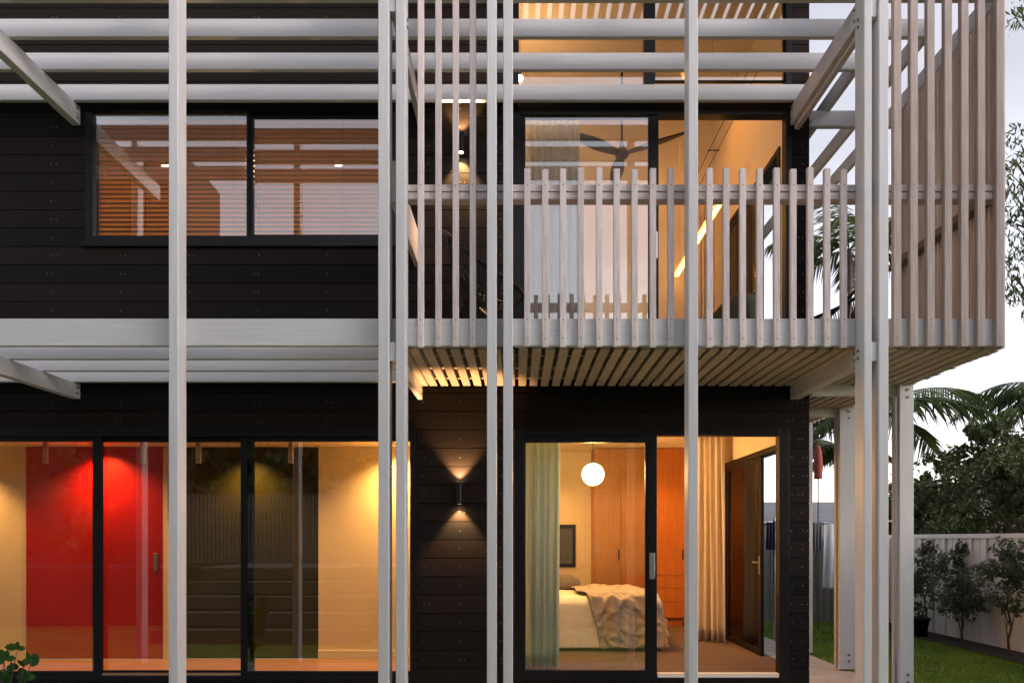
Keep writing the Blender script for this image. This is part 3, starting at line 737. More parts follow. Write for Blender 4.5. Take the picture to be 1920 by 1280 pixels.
# ------------------------------------------------------------------ bedroom furniture
wd = empty('wardrobe', (1.78, 10.4, ZF), 'orange timber veneer wardrobe with drawers at the back of the bedroom', 'wardrobe')
wx0, wx1 = X(1109,10.38), X(1273,10.38)
bx('carcass', M['cedar'], wd, wx0, wx1, 10.02, DBK - .002, ZF + .12, ZCB - .006, .003)
bx('kick', M['cedar'], wd, wx0 + .02, wx1 - .02, 10.06, DBK - .002, ZF, ZF + .119, .002)
xs = [wx0 + .003, X(1164,10), X(1219,10), wx1 - .003]
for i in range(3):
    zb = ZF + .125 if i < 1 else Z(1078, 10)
    dr = bx('door', M['cedar' if i == 2 else 'veneer_with_reflection'], wd, xs[i] + .002, xs[i+1] - .002, 10.0, 10.019, zb, ZCB - .012, .002)
    bx('pull', M['black'], dr, xs[i+1] - .04, xs[i+1] - .022, 9.99, 10.0, Z(1048,10), Z(1030,10), .001)
zd = [Z(1078,10), Z(1103,10), Z(1128,10), ZF + .125]
for i in range(3):
    for q in (1, 2): bx('drawer', M['cedar'], wd, xs[q] + .002, xs[q+1] - .002, 10.0, 10.019, zd[i+1] + .003, zd[i] - .004, .002)
# small window in the back wall of the bedroom
wf = empty('window', (.7, DBK, Z(1062,DBK)), parent=house); wf['label'] = 'small black framed window at the back of the bedroom'
wx0, wx1, wz0, wz1 = X(1020,DBK), X(1079,DBK), Z(1062,DBK), Z(983,DBK)
mb = MB(); frame_rect(mb, wx0, wx1, wz0, wz1, DBK - .03, DBK - .001, .045); mb.build('frame', M['black'], wf, bevel=.002)
def sky_pane():
    m = mat('dusk_window_pane', (.10,.11,.12), .08); return m
MB().box(wx0 + .045, wx1 - .045, DBK - .012, DBK - .002, wz0 + .045, wz1 - .045).build('pane', sky_pane(), wf)

BX0, BX1, BY0, BY1, BZT = -.55, 1.60, 7.86, 9.45, ZF + .60      # bed
bed = empty('bed', (.55, 8.65, ZF), 'bed under a cream linen cover with rumpled throw', 'bed')
def drape(ea, eb, off):
    """point on the covered bed for overhang ea past the foot edge and eb past the near edge"""
def bed_surface(px_, py_, off=0.0, wr=0.0, rad=.09, seed=0):
    """map flat cloth coordinates (x, y) to the covered bed: past an edge the cloth turns down"""
    ex = px_ - (BX1 - rad); ey = (BY0 + rad) - py_
    def bend(e):
        if e <= 0: return e, 0.0
        arc = rad * math.pi / 2
        if e < arc: a = e / rad; return rad * math.sin(a), rad * (1 - math.cos(a))
        return rad, rad + e - arc
    hx, vx_ = bend(ex); hy, vy_ = bend(ey)
    drop = max(vx_, vy_)
    if vx_ > 0 and vy_ > 0: drop = (vx_**3 + vy_**3) ** (1/3)
    n = noise.noise(Vector((px_*5, py_*5, seed))) * .5 + noise.noise(Vector((px_*12, py_*12, seed+3))) * .25
    fold = math.sin(px_ * 34 + 2*n + seed) * .5 + math.sin(px_*19 + seed*2) * .5
    if wr:
        q = Vector((px_*4.2, py_*4.2, seed)); q += noise.noise_vector(q * .7) * .8
        rg = 1 - abs(noise.noise(q)) * 2.2; r2_ = 1 - abs(noise.noise(q * 2.3)) * 2.2
        n = n * .5 + max(0, rg) ** 2 * .55 + max(0, r2_) ** 2 * .25
    k = wr * (n + fold * min(1, drop / .2) * .85) + off
    flare = .06 * drop * (1 if wr else .35)
    x = (BX1 - rad) + hx; y = (BY0 + rad) - hy; z = BZT - drop
    if ey > 0 and vy_ > .3 * rad: y -= abs(k) * .8 + flare * .8 + off
    if ex > 0 and vx_ > .3 * rad: x += abs(k) * .8 + flare * .8 + off
    if drop < rad: z += abs(k) + off
    return x, y, max(z, ZF + .012 + off + abs(k) * .4)
mb = MB(); mb.smooth = True
L = BZT - ZF - .05
mb.grid(lambda u, v: bed_surface(BX0 + u*(BX1 - BX0 + L - .04), BY1 - v*(BY1 - BY0 + L - .02), 0, .010, seed=2), 110, 100)
mb.build('bed_cover', M['linen'], bed, solid=.012)
bx('base', M['cushion'], bed, BX0 + .05, BX1 - .08, BY0 + .1, BY1 - .03, ZF + .03, BZT - .1, .02)
bx('headboard', M['cushion'], bed, BX0 - .1, BX0 - .002, BY0 - .05, BY1 + .05, ZF, ZF + 1.05, .03)
mb = MB(); mb.smooth = True
def throw_pt(u, v):
    x0 = .60 + .30 * v + .05 * math.sin(v*9)
    x1 = BX1 + .52 + .04*math.sin(v*7)
    x = x0 + (x1 - x0) * u; y = 9.2 - v * (9.2 - 7.86 + L + .03 + .05*math.sin(u*11))
    return bed_surface(x, y, .018, .050, seed=9)
mb.grid(throw_pt, 170, 170)
th = mb.build('throw', M['throw'], None, solid=.008)
tag(th, 'rumpled beige throw draped over the foot of the bed', 'throw')
def cushion(x, y, z, sx, sy, sz, rz, tilt, m, label):
    mb = MB(); mb.smooth = True
    rot = Matrix.Rotation(rz, 3, 'Z') @ Matrix.Rotation(tilt, 3, 'Y')
    def fn(u, v):
        th_ = (u - .5) * math.pi; ph = v * 2 * math.pi
        sp = lambda a, e: math.copysign(abs(a) ** e, a)
        p = Vector((sx * sp(math.cos(th_), .8) * sp(math.cos(ph), .45), sy * sp(math.cos(th_), .8) * sp(math.sin(ph), .45), sz * sp(math.sin(th_), 1.0)))
        p = rot @ p; return (x + p.x, y + p.y, z + p.z)
    mb.grid(fn, 24, 40)
    return tag(mb.build('pillow', m), label, 'pillow', 'pillows on the bed')
cushion(.10, 9.05, BZT + .20, .32, .24, .10, 0, R(-62), M['cushion'], 'grey brown pillow propped at the head of the bed, far side')
cushion(.60, 9.10, BZT + .10, .22, .20, .11, R(4), R(0), M['cushion'], 'grey brown pillow lying flat on the bed beside the curtain')

# ------------------------------------------------------------------ curtains
def curtain(x0, y0, x1, y1, z0, z1, m, label, folds=9, amp=.035, group='curtains', flare=0.0, seed=0):
    a = Vector((x0, y0)); d = Vector((x1, y1)) - a; nrm = Vector((-d.y, d.x)).normalized()
    mb = MB(); mb.smooth = True
    def fn(u, v):
        w = amp * (math.sin(u * folds * 2*math.pi + .6*math.sin(v*3 + seed)) + .35*math.sin(u*folds*3.3*math.pi + seed + v*2))
        w *= (.55 + .45 * v)
        p = a + d * (u + flare * v * (u - .3)) + nrm * w
        return (p.x, p.y, z1 - v * (z1 - z0))
    mb.grid(fn, folds * 14, 14)
    return tag(mb.build('curtain', m, None, solid=.002), label, 'curtain', group)
curtain(X(984,6.8), 6.78, X(1050,6.8), 6.78, ZF + .01, Z(822,6.8), M['sheer_green'], 'pale grey green sheer curtain behind the lower bedroom door leaf', 5, .035, flare=-.05)
curtain(X(1308,8.6), 8.66, 2.54, 8.42, ZF + .01, ZCB - .01, M['curtain_warm'], 'warm beige curtain gathered beside the side door in the bedroom', 5, .045, flare=.12, seed=2)
curtain(X(986,6.9), 6.85, X(1086,6.9), 6.85, ZU + .01, Z(232,6.9), M['sheer'], 'sheer white curtain behind the upper balcony door leaf', 9, .032, seed=1)
curtain(X(1308,8.8), 8.86, X(1340,8.8), 8.78, ZU + .01, Z(372,8.8), M['curtain_warm'], 'narrow curtain beside the upper side door', 5, .035, seed=4)

# ------------------------------------------------------------------ blinds
def blind(px0, px1, label):
    d = 6.68; x0, x1 = X(px0,d), X(px1,d); zt, zb = Z(214,d), Z(449,d)
    t = empty('blind', ((x0+x1)/2, d, zb), label, 'blind', 'timber venetian blinds in the upper window')
    bx('head_rail', M['black'], t, x0, x1, d - .03, d + .03, zt - .05, zt, .003)
    mb = MB(); z = zt - .075; p = 8.75 * d / F; a = R(3)
    while z > zb + .02:
        ca, sa = .025*math.cos(a), .025*math.sin(a)
        mb.add([(x0,d-ca,z+sa),(x1,d-ca,z+sa),(x1,d+ca,z-sa),(x0,d+ca,z-sa),(x0,d-ca,z+sa+.003),(x1,d-ca,z+sa+.003),(x1,d+ca,z-sa+.003),(x0,d+ca,z-sa+.003)],
               [(0,3,2,1),(4,5,6,7),(0,1,5,4),(1,2,6,5),(2,3,7,6),(3,0,4,7)])
        z -= p
    mb.build('slats', M['blind'], t)
    bx('bottom_rail', M['blind'], t, x0, x1, d - .026, d + .026, zb, zb + .018, .003)
    mb = MB()
    for f in (.07, .36, .64, .93):
        xx = x0 + (x1-x0)*f
        mb.cyl((xx, d - .03, zb), (xx, d - .03, zt - .04), .0018, 5); mb.cyl((xx, d + .03, zb), (xx, d + .03, zt - .04), .0018, 5)
    mb.build('ladder_cords', M['black_cord'], t)
    mb = MB(); xx = x0 + .07; mb.cyl((xx, d - .04, zt - .05), (xx, d - .04, Z(388,d)), .002, 5); mb.sphere((xx, d - .04, Z(392,d)), .011, 8, 6, sz=1.6)
    mb.build('pull_cord', M['black_cord'], t)
blind(172, 461, 'timber venetian blind in the left half of the upper window')
blind(470, 742, 'timber venetian blind in the right half of the upper window, beside the double post')

# ------------------------------------------------------------------ ceiling fan, upper furniture
fx, fy, fz = X(1166,8.0), 8.0, Z(287,8.0)
fan = empty('ceiling_fan', (fx, fy, fz - .1), 'dark three bladed ceiling fan on a rod in the upper room', 'ceiling fan')
MB().cyl((fx, fy, fz), (fx, fy, ZCU), .014, 10).build('rod', M['black'], fan)
mb = MB(); mb.smooth = True; mb.sphere((fx, fy, fz - .01), .085, 20, 12, sz=.75); mb.cyl((fx, fy, fz + .04), (fx, fy, fz + .12), .03, 14); mb.build('hub', M['black'], fan)
for ang in (90, 210, 330):
    a = R(ang); mb = MB(); mb.smooth = True
    def fn(u, v):
        r = .05 + .74 * u; w = (.035 + .042*math.sin(math.pi*min(1, u*1.15)) ) * (1 if u < .9 else max(.25, 1 - (u-.9)*6))
        s = (v - .5) * 2 * w; zz = .03 * u + s * .22
        return (fx + r*math.cos(a) - s*math.sin(a), fy + r*math.sin(a) + s*math.cos(a), fz - .01 + zz)
    mb.grid(fn, 16, 6); mb.build('blade', M['black'], fan, solid=.012)
# rounded dark armchair in the upper room
ax, ay = X(1365,7.9), 7.95
ac = empty('armchair', (ax, ay, ZU), 'dark green round backed armchair by the upper side door', 'armchair')
mb = MB(); mb.smooth = True
rings = []
for q, zz in ((.34,.14),(.38,.2),(.40,.55),(.37,.95),(.33,1.06),(.26,1.10),(.22,1.04),(.24,.6),(.25,.45)):
    rings.append([(ax + q*math.cos(t), ay + q*math.sin(t), ZU + .45 + (zz - .45) * (1 if zz < .5 else (.62 + .38*max(0, math.cos(t + R(40)))**.5)))
                  for t in [2*math.pi*k/28 for k in range(28)]])
mb.ring_tube(rings); mb.build('shell', M['green_fabric'], ac)
mb = MB(); mb.smooth = True; mb.sphere((ax, ay, ZU + .44), .24, 20, 10, sz=.4); mb.build('seat', M['green_fabric'], ac)
for k in range(4):
    t = math.pi/4 + k*math.pi/2; MB().cyl((ax + .26*math.cos(t), ay + .26*math.sin(t), ZU), (ax + .22*math.cos(t), ay + .22*math.sin(t), ZU + .17), .014, 8).build('leg', M['black'], ac)
# cable light wires under the ceiling
cw = empty('cable_light', (2.0, 7.6, 4.6), 'thin pair of cable light wires below the upper ceiling', 'cable light')
mb = MB()
for dx in (0, .10): mb.cyl((2.32 + dx, 6.9, 4.72), (2.32 + dx, 9.2, 4.72), .004, 6)
mb.build('wires', M['black'], cw)
for yy in (7.05, 7.6, 8.3): MB().cyl((2.30, yy, 4.72), (2.44, yy, 4.72), .007, 6).build('spreader', M['black'], cw)

# ------------------------------------------------------------------ woven chairs on the balcony
def woven_chair(x, y, face, label):
    """string chair: oval rim, cords fanning to a small ring, rod legs; face=+1 looks to the right"""
    zd = 1.679
    t = empty('woven_chair', (x, y, zd), label, 'chair', 'black woven chairs on the balcony')
    c = Vector((0, 0, .62)); N = 40
    def rim(a):
        u = math.cos(a) * .44; w = math.sin(a) * .36
        p = Vector((-u * .80 * face, w, .66 + u * .60 + .06*math.cos(2*a)))
        return Vector((x, y, zd)) + p
    def low(a):
        return Vector((x + (.04 - .08*math.cos(a)) * face, y + .09*math.sin(a), zd + .30 + .05*math.cos(a)))
    MB().tube([rim(2*math.pi*k/N) for k in range(N)], .016, 8, closed=True).build('rim', M['black'], t)
    mb = MB()
    for k in range(52):
        a = 2*math.pi*k/52; p, q = rim(a), low(a); mid = (p + q)/2 + Vector((-.03*face, 0, -.05))
        mb.tube([p, mid, q], .0058, 5)
    mb.tube([low(2*math.pi*k/20) for k in range(20)], .008, 6, closed=True)
    mb.build('cords', M['woven'], t)
    for a, dx, dy in ((R(35), -.30, .28), (R(-35), -.30, -.28), (R(150), .33, .24), (R(-150), .33, -.24)):
        p = rim(a) - Vector((0,0,.0)); q = Vector((x + dx*face, y + dy, zd + .012))
        k_ = Vector((x + dx*.55*face, y + dy*.8, zd + .30))
        MB().tube([q, k_, p], .012, 8).build('leg', M['black'], t)
    return t
woven_chair(X(905,5.98), 5.98, 1, 'black woven chair on the balcony behind the tall slats, left of the upper door')
woven_chair(X(1615,6.35), 6.75, -1, 'black woven chair on the balcony at the house corner')

# ------------------------------------------------------------------ vegetation
def leaf_cloud(mb, c, rx, ry, rz, n, size, rnd, asp=.5, droop=0.0, shell=.35):
    for _ in range(n):
        while True:
            p = Vector((rnd.uniform(-1,1), rnd.uniform(-1,1), rnd.uniform(-1,1)))
            if p.length < 1 and p.length > shell * rnd.random(): break
        q = Vector((c[0] + p.x*rx, c[1] + p.y*ry, c[2] + p.z*rz))
        leaf(mb, q, size * rnd.uniform(.6, 1.3), rnd, asp, droop)
def leaf(mb, q, s, rnd, asp=.5, droop=0.0):
    d = Vector((rnd.gauss(0,1), rnd.gauss(0,1), rnd.gauss(0,1) - droop*2.5)).normalized()
    w = d.orthogonal().normalized(); w = Matrix.Rotation(rnd.random()*6.28, 3, d) @ w
    n = d.cross(w) * s * .12
    mb.add([q - d*s*.5, q + w*s*asp*.5 + n, q + d*s*.5, q - w*s*asp*.5 + n], [(0,1,2,3)])
def limb(mb, a, b_, r0, r1, rnd, n=5, wob=.06):
    a, b_ = Vector(a), Vector(b_); L_ = (b_ - a).length; pts = []; rs = []
    for i in range(n + 1):
        t = i/n; j = wob * L_ * math.sin(math.pi*t)
        pts.append(a.lerp(b_, t) + Vector((rnd.uniform(-j,j), rnd.uniform(-j,j), 0))); rs.append(r0 + (r1-r0)*t)
    mb.tube(pts, rs, 7); return pts
def tree(name, base, h, blobs, leaf_n, leaf_s, lm, label, cat='tree', group=None, seed=1, tr=.05, asp=.5, droop=0, stems=1, shell=.35, clump=60, fr=(.22,.5)):
    """blobs: (dx, dy, dz, rx, ry, rz, weight) clumps of the crown, relative to the base"""
    rnd = random.Random(seed); t = empty(name, base, label, cat, group)
    mb = MB(); mb.smooth = True; B = Vector(base)
    top = B + Vector((rnd.uniform(-.1,.1)*h*.3, rnd.uniform(-.1,.1)*h*.3, h*.62))
    pts = limb(mb, B - Vector((0,0,.05)), top, tr, tr*.45, rnd, 7, .04)
    for bl in blobs:
        c = B + Vector(bl[:3]); s = pts[rnd.randint(len(pts)//3, len(pts)-1)]
        e = limb(mb, s, c, tr*.42, tr*.12, rnd, 4, .08)
        for k in range(4):
            limb(mb, e[rnd.randint(1,3)], c + Vector((rnd.uniform(-1,1)*bl[3], rnd.uniform(-1,1)*bl[4], rnd.uniform(-1,1)*bl[5]))*.8, tr*.16, tr*.05, rnd, 3, .08)
    mb.build('trunk', M['bark'], t)
    mb = MB(); tot = sum(b_[6] for b_ in blobs)
    for bl in blobs:
        n = int(leaf_n * bl[6] / tot); c = B + Vector(bl[:3])
        for k in range(max(3, n // clump)):      # clumps inside a clump, so that gaps show
            o = Vector((rnd.gauss(0,.5)*bl[3], rnd.gauss(0,.5)*bl[4], rnd.gauss(0,.5)*bl[5]))
            f = rnd.uniform(*fr)
            leaf_cloud(mb, c + o, bl[3]*f, bl[4]*f, bl[5]*f, clump, leaf_s, rnd, asp, droop, shell)
    mb.build('crown', lm, t)
    return t
# three small trees along the fence
FX = 6.6
TG = 'young trees along the beige fence'
def at(px, x): return x * F / (px - VX)
d1, d2, d3 = at(1738,6.25), at(1806,6.25), at(1893,6.25)
def ZZ(py, d): return Z(py, d) - ZL
tree('young_tree', (6.25, d1, ZL), 1.35, [(-.02,0,ZZ(1062,d1),.20,.22,.30,2), (-.12,0,ZZ(1095,d1),.22,.2,.22,1.5), (.02,.0,ZZ(1033,d1),.12,.12,.14,.7), (.2,0,ZZ(1118,d1),.14,.14,.10,.6)], 2400, .052, M['leaf_olive'],
     'slender young tree by the fence, leftmost, beside the white side post', group=TG, seed=11, clump=14, fr=(.15,.4), tr=.016)
tree('young_tree', (6.25, d2, ZL), 1.2, [(.0,0,ZZ(1098,d2),.30,.25,.20,2.4), (-.12,0,ZZ(1135,d2),.24,.2,.16,1.3), (-.30,0,ZZ(1062,d2),.15,.15,.22,1), (.22,0,ZZ(1128,d2),.2,.2,.14,1)], 2900, .052, M['leaf_olive'],
     'low bushy young tree by the fence between two taller ones', group=TG, seed=12, clump=14, fr=(.15,.4), tr=.018)
tree('young_tree', (6.25, d3, ZL), 1.5, [(.0,0,ZZ(1052,d3),.24,.25,.24,2.2), (.1,0,ZZ(1090,d3),.25,.22,.2,1.6), (-.28,0,ZZ(1068,d3),.15,.15,.12,.8), (.05,0,ZZ(1140,d3),.12,.12,.08,.5), (-.15,0,ZZ(1128,d3),.2,.1,.05,.4)], 3200, .052, M['leaf_olive'],
     'tallest young tree by the fence, with a side shoot low on its trunk', group=TG, seed=13, clump=14, fr=(.15,.4), tr=.018)
# fences
fe = empty('fence', (FX, 9, ZL), 'beige steel panel fence behind the young trees', 'fence')
def rib_fence(root, p0, p1, z0, z1, m, pitch=.31, rib=.028):
    p0, p1 = Vector(p0), Vector(p1); d = (p1 - p0); L_ = d.length; d.normalize(); nrm = Vector((d.y, -d.x))
    if nrm.dot(-p0) < 0: nrm = -nrm
    mb = MB(); prof = []; s = 0
    while s < L_:
        for ds, q in ((0, 0), (.016, rib), (.052, rib), (.068, 0), (.175, 0), (.180, .006), (.196, .006), (.201, 0)):
            if s + ds <= L_: prof.append(p0 + d*(s+ds) + nrm*q)
        s += pitch
    prof.append(p1)
    b0 = len(mb.v)
    mb.add([(p.x, p.y, z) for z in (z0, z1) for p in prof], [(i, i+1, len(prof)+i+1, len(prof)+i) for i in range(len(prof)-1)])
    mb.build('panels', m, root, solid=.004)
    mb = MB()
    c0, c1 = p0 + nrm*(rib+.012), p1 + nrm*(rib+.012); e0, e1 = p0 - nrm*.02, p1 - nrm*.02
    for za, zb in ((z1 - .02, z1 + .045), (z0 - .02, z0 + .03)):
        mb.add([(c0.x,c0.y,za),(c1.x,c1.y,za),(e1.x,e1.y,za),(e0.x,e0.y,za),(c0.x,c0.y,zb),(c1.x,c1.y,zb),(e1.x,e1.y,zb),(e0.x,e0.y,zb)],
               [(0,3,2,1),(4,5,6,7),(0,1,5,4),(1,2,6,5),(2,3,7,6),(3,0,4,7)])
    mb.build('rails', m, root, bevel=.004)
rib_fence(fe, (FX, 4.0), (FX, 12.4), ZL - .02, .03, M['fence'])
fb = empty('fence', (4.5, 12.5, ZL), 'grey back fence behind the washing line', 'fence')
rib_fence(fb, (-2.0, 12.45), (FX - .01, 12.45), ZL - .02, -.02, M['greyfence'], .14, .02)
# hedge trees beyond the fence
HG = 'leafy trees beyond the fence'
def big(name, px, py_top, x, w, label, seed, n=9000, s=.12, lm='leaf_dark', rz=.5):
    d = at(px, x); top = Z(py_top, d) - ZL
    rnd = random.Random(seed); bl = []
    for k in range(11):
        f = rnd.random(); a = rnd.uniform(-1,1)
        bl.append((a*w*.8, rnd.uniform(-.6,.6)*w, top*(.42 + .48*f) , w*.5*(1.1-.5*f), w*.5, top*.17, 1))
    bl.append((0,0,top*.88,w*.35,w*.35,top*.12,.6)); bl += [(q*w*.7, 0, top*.40, w*.6, w*.5, top*.28, 2.6) for q in (-1,0,1)]
    tree(name, (x, d, ZL), top, bl, n, s, M[lm], label, group=HG, seed=seed, tr=.08, shell=.1)
big('leafy_tree', 1745, 880, 8.1, .95, 'leafy tree beyond the beige fence, its lower crown nearest the white side posts', 21)
big('leafy_tree', 1880, 815, 8.3, 1.25, 'tallest leafy tree beyond the beige fence, at the right', 22, 12000)
big('leafy_tree', 1810, 850, 9.2, 1.2, 'leafy tree beyond the fence filling the gap between two others', 23, 9000)
big('leafy_tree', 1960, 860, 7.6, 1.0, 'leafy tree beyond the fence cut by the right edge of the view', 24, 7000)
# hanging gum branches at the top right
gt = Vector((6.6, 6.3, ZL))
gb = []
for px, py, r in ((1903,300,.10),(1912,345,.12),(1918,395,.12),(1904,420,.08),(1915,470,.12),(1900,515,.10),(1915,555,.10),(1940,380,.25),(1950,480,.25),(1945,270,.2),(1960,560,.2),(1925,4,.06),(1950,0,.2)):
    d = 6.3 + ((px*7) % 10)/20; gb.append((X(px,d)-6.6, d-6.3, Z(py,d)-ZL, r, .22, r*1.3, r))
rg_ = random.Random(4)
for _ in range(26): gb.append((rg_.uniform(-.1,2.4), rg_.uniform(-.8,.9), rg_.uniform(2.0,5.4), .42, .4, .36, .55))
tree('gum_tree', gt, 5.4, gb, 14000, .08, M['leaf_gum'], 'gum tree with thin drooping leaves against the pale sky at top right', group=None, seed=31, tr=.07, asp=.22, droop=.7, clump=14, fr=(.35,.8))

def palm(base, h, fronds, label, seed, nleaf=46, ll=.62, lm='leaf_palm', tr=.11):
    rnd = random.Random(seed); t = empty('palm_tree', base, label, 'palm tree', 'palm trees beyond the fence')
    B = Vector(base); top = B + Vector((0,0,h))
    mb = MB(); mb.smooth = True; mb.tube([B + Vector((.03*math.sin(k*1.3), 0, h*k/12 - (.1 if k == 0 else 0))) for k in range(13)], [tr*(1.15 - .3*k/12) for k in range(13)], 12)
    mb.build('trunk', M['bark'], t)
    mb = MB()
    for az, el, L_, dr in fronds:
        a = R(az); e = R(el); p = top.copy(); v = Vector((math.cos(a)*math.cos(e), math.sin(a)*math.cos(e), math.sin(e))); pts = []
        n = 24
        for i in range(n + 1):
            pts.append(p.copy()); p = p + v * (L_/n); v = (v + Vector((0,0,-dr/n))).normalized()
        mb.tube(pts, [.016*(1 - .85*i/n) for i in range(n+1)], 5)
        for i in range(nleaf):
            f = .12 + .87*i/nleaf; k = min(n-1, int(f*n)); q = pts[k].lerp(pts[k+1], f*n - k)
            tg = (pts[k+1] - pts[k]).normalized(); sd = tg.cross(Vector((0,0,1))).normalized()
            l_ = ll * (.45 + .75*math.sin(math.pi*min(1, f*.95 + .08))) * rnd.uniform(.85,1.1)
            for s in (-1, 1):
                dv = (sd*s*rnd.uniform(.55,.8) + tg*.55 + Vector((0,0,-rnd.uniform(.25,.75)))).normalized()
                m1 = q + dv*l_*.55; e1 = q + dv*l_ + Vector((0,0,-.18*l_)); w = tg*.016
                mb.add([q - w, q + w, m1 + w*1.1, e1, m1 - w*1.1], [(0,1,2,3,4)])
    mb.build('fronds', M[lm], t)
    return t
pd = 13.5
palm((X(1640,pd), pd, ZL), Z(765,pd) - ZL, [(5,32,2.5,1.0),(-25,20,2.2,1.1),(18,-5,1.9,.9),(170,30,2.2,1.2),(150,10,2.0,1.2),(90,50,2.0,1.3),(200,5,1.8,1.0),(-110,20,2,1.2)],
     'palm tree with a long arching frond beside the side post', 41)
pd = 15.0
palm((X(1985,pd), pd, ZL), Z(735,pd) - ZL, [(175,22,2.2,1.6),(195,8,2.0,1.5),(160,35,2.4,1.9),(150,0,1.8,1.2),(0,20,2,1.4),(90,40,2,1.4),(240,10,2,1.5)],
     'palm tree with drooping fronds entering from the right edge', 42)
pd = 16.0
palm((X(1592,pd), pd, ZL), Z(470,pd) - ZL, [(90,70,2.2,.6),(20,45,2.0,1.4),(160,45,2,1.4),(-30,40,2,1.4),(60,20,1.9,1.2),(130,15,1.9,1.2),(200,20,1.9,1.3),(-80,30,2,1.3),(-120,35,2,1.3),(0,10,1.6,1.0)],
     'palm tree seen through the balcony slats right of the house corner', 43, tr=.06)
pd = 11.6
palm((X(1584,pd), pd, ZL), Z(850,pd) - ZL, [(170,35,.8,1.6),(190,10,.75,1.3),(150,55,.8,1.8),(200,45,.7,1.6),(120,20,.7,1.2),(240,15,.7,1.4),(-20,30,.8,1.5),(60,30,.7,1.5)],
     'short dark palm close behind the side posts, near the folded parasol', 44, nleaf=30, ll=.26, tr=.05)
# distant house roof beyond the trees
dh = empty('neighbour_house', (14, 20, ZL), 'neighbouring house with a grey roof beyond the trees', 'house')
mb = MB(); mb.box(10.0, 19.0, 18.0, 24.0, ZL, .55); mb.build('wall', M['brick'], dh)
mb = MB(); mb.add([(9.6,17.6,.5),(19.4,17.6,.5),(19.4,24.4,.5),(9.6,24.4,.5),(12.5,21,1.72),(16.5,21,1.72)], [(0,1,5,4),(1,2,5),(2,3,4,5),(3,0,4),(0,3,2,1)]); mb.build('roof', M['roof'], dh)
dh = empty('neighbour_house', (7, 20, ZL), 'low grey roofed shed beyond the back fence', 'house')
mb = MB(); mb.box(5.0, 10.5, 17.0, 20.0, ZL, .40); mb.build('wall', M['brick'], dh)
mb = MB(); mb.add([(4.8,16.8,.38),(10.7,16.8,.38),(10.7,20.2,.38),(4.8,20.2,.38),(4.8,18.5,1.0),(10.7,18.5,1.0)], [(0,1,5,4),(2,3,4,5),(1,2,5),(3,0,4),(0,3,2,1)]); mb.build('roof', M['roof'], dh)

# washing line with laundry
cl = empty('washing_line', (4.6, 9.9, ZL), 'washing line strung across the side garden', 'washing line')
zc = Z(978, 10.0)
for xx in (3.75, 5.27):
    MB().cyl((xx, 10.0, ZL - .05), (xx, 10.0, zc + .06), .025, 10).build('pole', M['steel'], cl)
    MB().cyl((xx, 9.6, zc), (xx, 10.4, zc), .015, 8).build('arm', M['steel'], cl)
mb = MB()
for yy in (9.65, 10.0, 10.35): mb.tube([(3.75 + 1.52*k/10, yy, zc - .03*math.sin(math.pi*k/10)) for k in range(11)], .004, 5)
mb.build('wires', M['black_cord'], cl)
def hang(x0, x1, y, z1, z0, m, label, cat, amp=.02, folds=3, name=None):
    mb = MB(); mb.smooth = True
    mb.grid(lambda u, v: (x0 + (x1-x0)*(u*(1+.08*v) - .04*v), y + amp*math.sin(u*folds*6.28 + v)*(.3+v) , z1 - v*(z1-z0) - .02*math.sin(math.pi*u)*(1-v)), 40, 24)
    return tag(mb.build(name or cat.replace(' ', '_'), m, None, solid=.004), label, cat, 'laundry on the washing line')
hang(X(1545,10), X(1600,10), 10.0, zc + .004, Z(1103,10), M['towel'], 'pale blue towel hanging on the washing line', 'towel')
hang(X(1524,9.65), X(1541,9.65), 9.65, zc - .004, Z(1032,9.65), M['cloth_grey'], 'grey cloth hanging on the washing line beside the towel', 'cloth')
hang(X(1436,9.65), X(1452,9.65), 9.62, zc, Z(1030,9.6), M['cloth_navy'], 'navy cloth hanging in view through the open side door', 'cloth')
# folded red parasol
ux, uy = X(1534,11.2), 11.2
um = empty('parasol', (ux, uy, ZL), 'folded faded red parasol on a thin pole in the side garden', 'parasol')
MB().cyl((ux, uy, ZL), (ux, uy, Z(822,uy)), .009, 8).build('pole', M['bark'], um)
mb = MB(); mb.smooth = True; n = 20
mb.ring_tube([[(ux + q*(1+.22*(k%2))*math.cos(2*math.pi*k/n), uy + q*(1+.22*(k%2))*math.sin(2*math.pi*k/n), Z(py,uy)) for k in range(n)] for py, q in ((834,.015),(845,.045),(870,.06),(890,.05),(897,.054))]); mb.build('canopy_cloth', M['cloth_red'], um)
# plant pot
pt = empty('plant_pot', (6.1, at(1722,6.1), ZL), 'dark plant pot beside the leftmost young tree', 'plant pot')
px_, py_ = 6.1, at(1722,6.1) ; n = 18
mb = MB(); mb.smooth = True
mb.ring_tube([[(px_ + q*math.cos(2*math.pi*k/n), py_ + q*math.sin(2*math.pi*k/n), ZL + zz) for k in range(n)] for q, zz in ((.11,.03),(.15,.26),(.17,.27),(.17,.31),(.145,.31),(.14,.25))]); mb.build('pot', M['black'], pt)
mb = MB(); r3 = random.Random(5); leaf_cloud(mb, (px_, py_, ZL + .42), .13, .13, .12, 120, .06, r3); mb.build('foliage', M['leaf_dark'], pt)
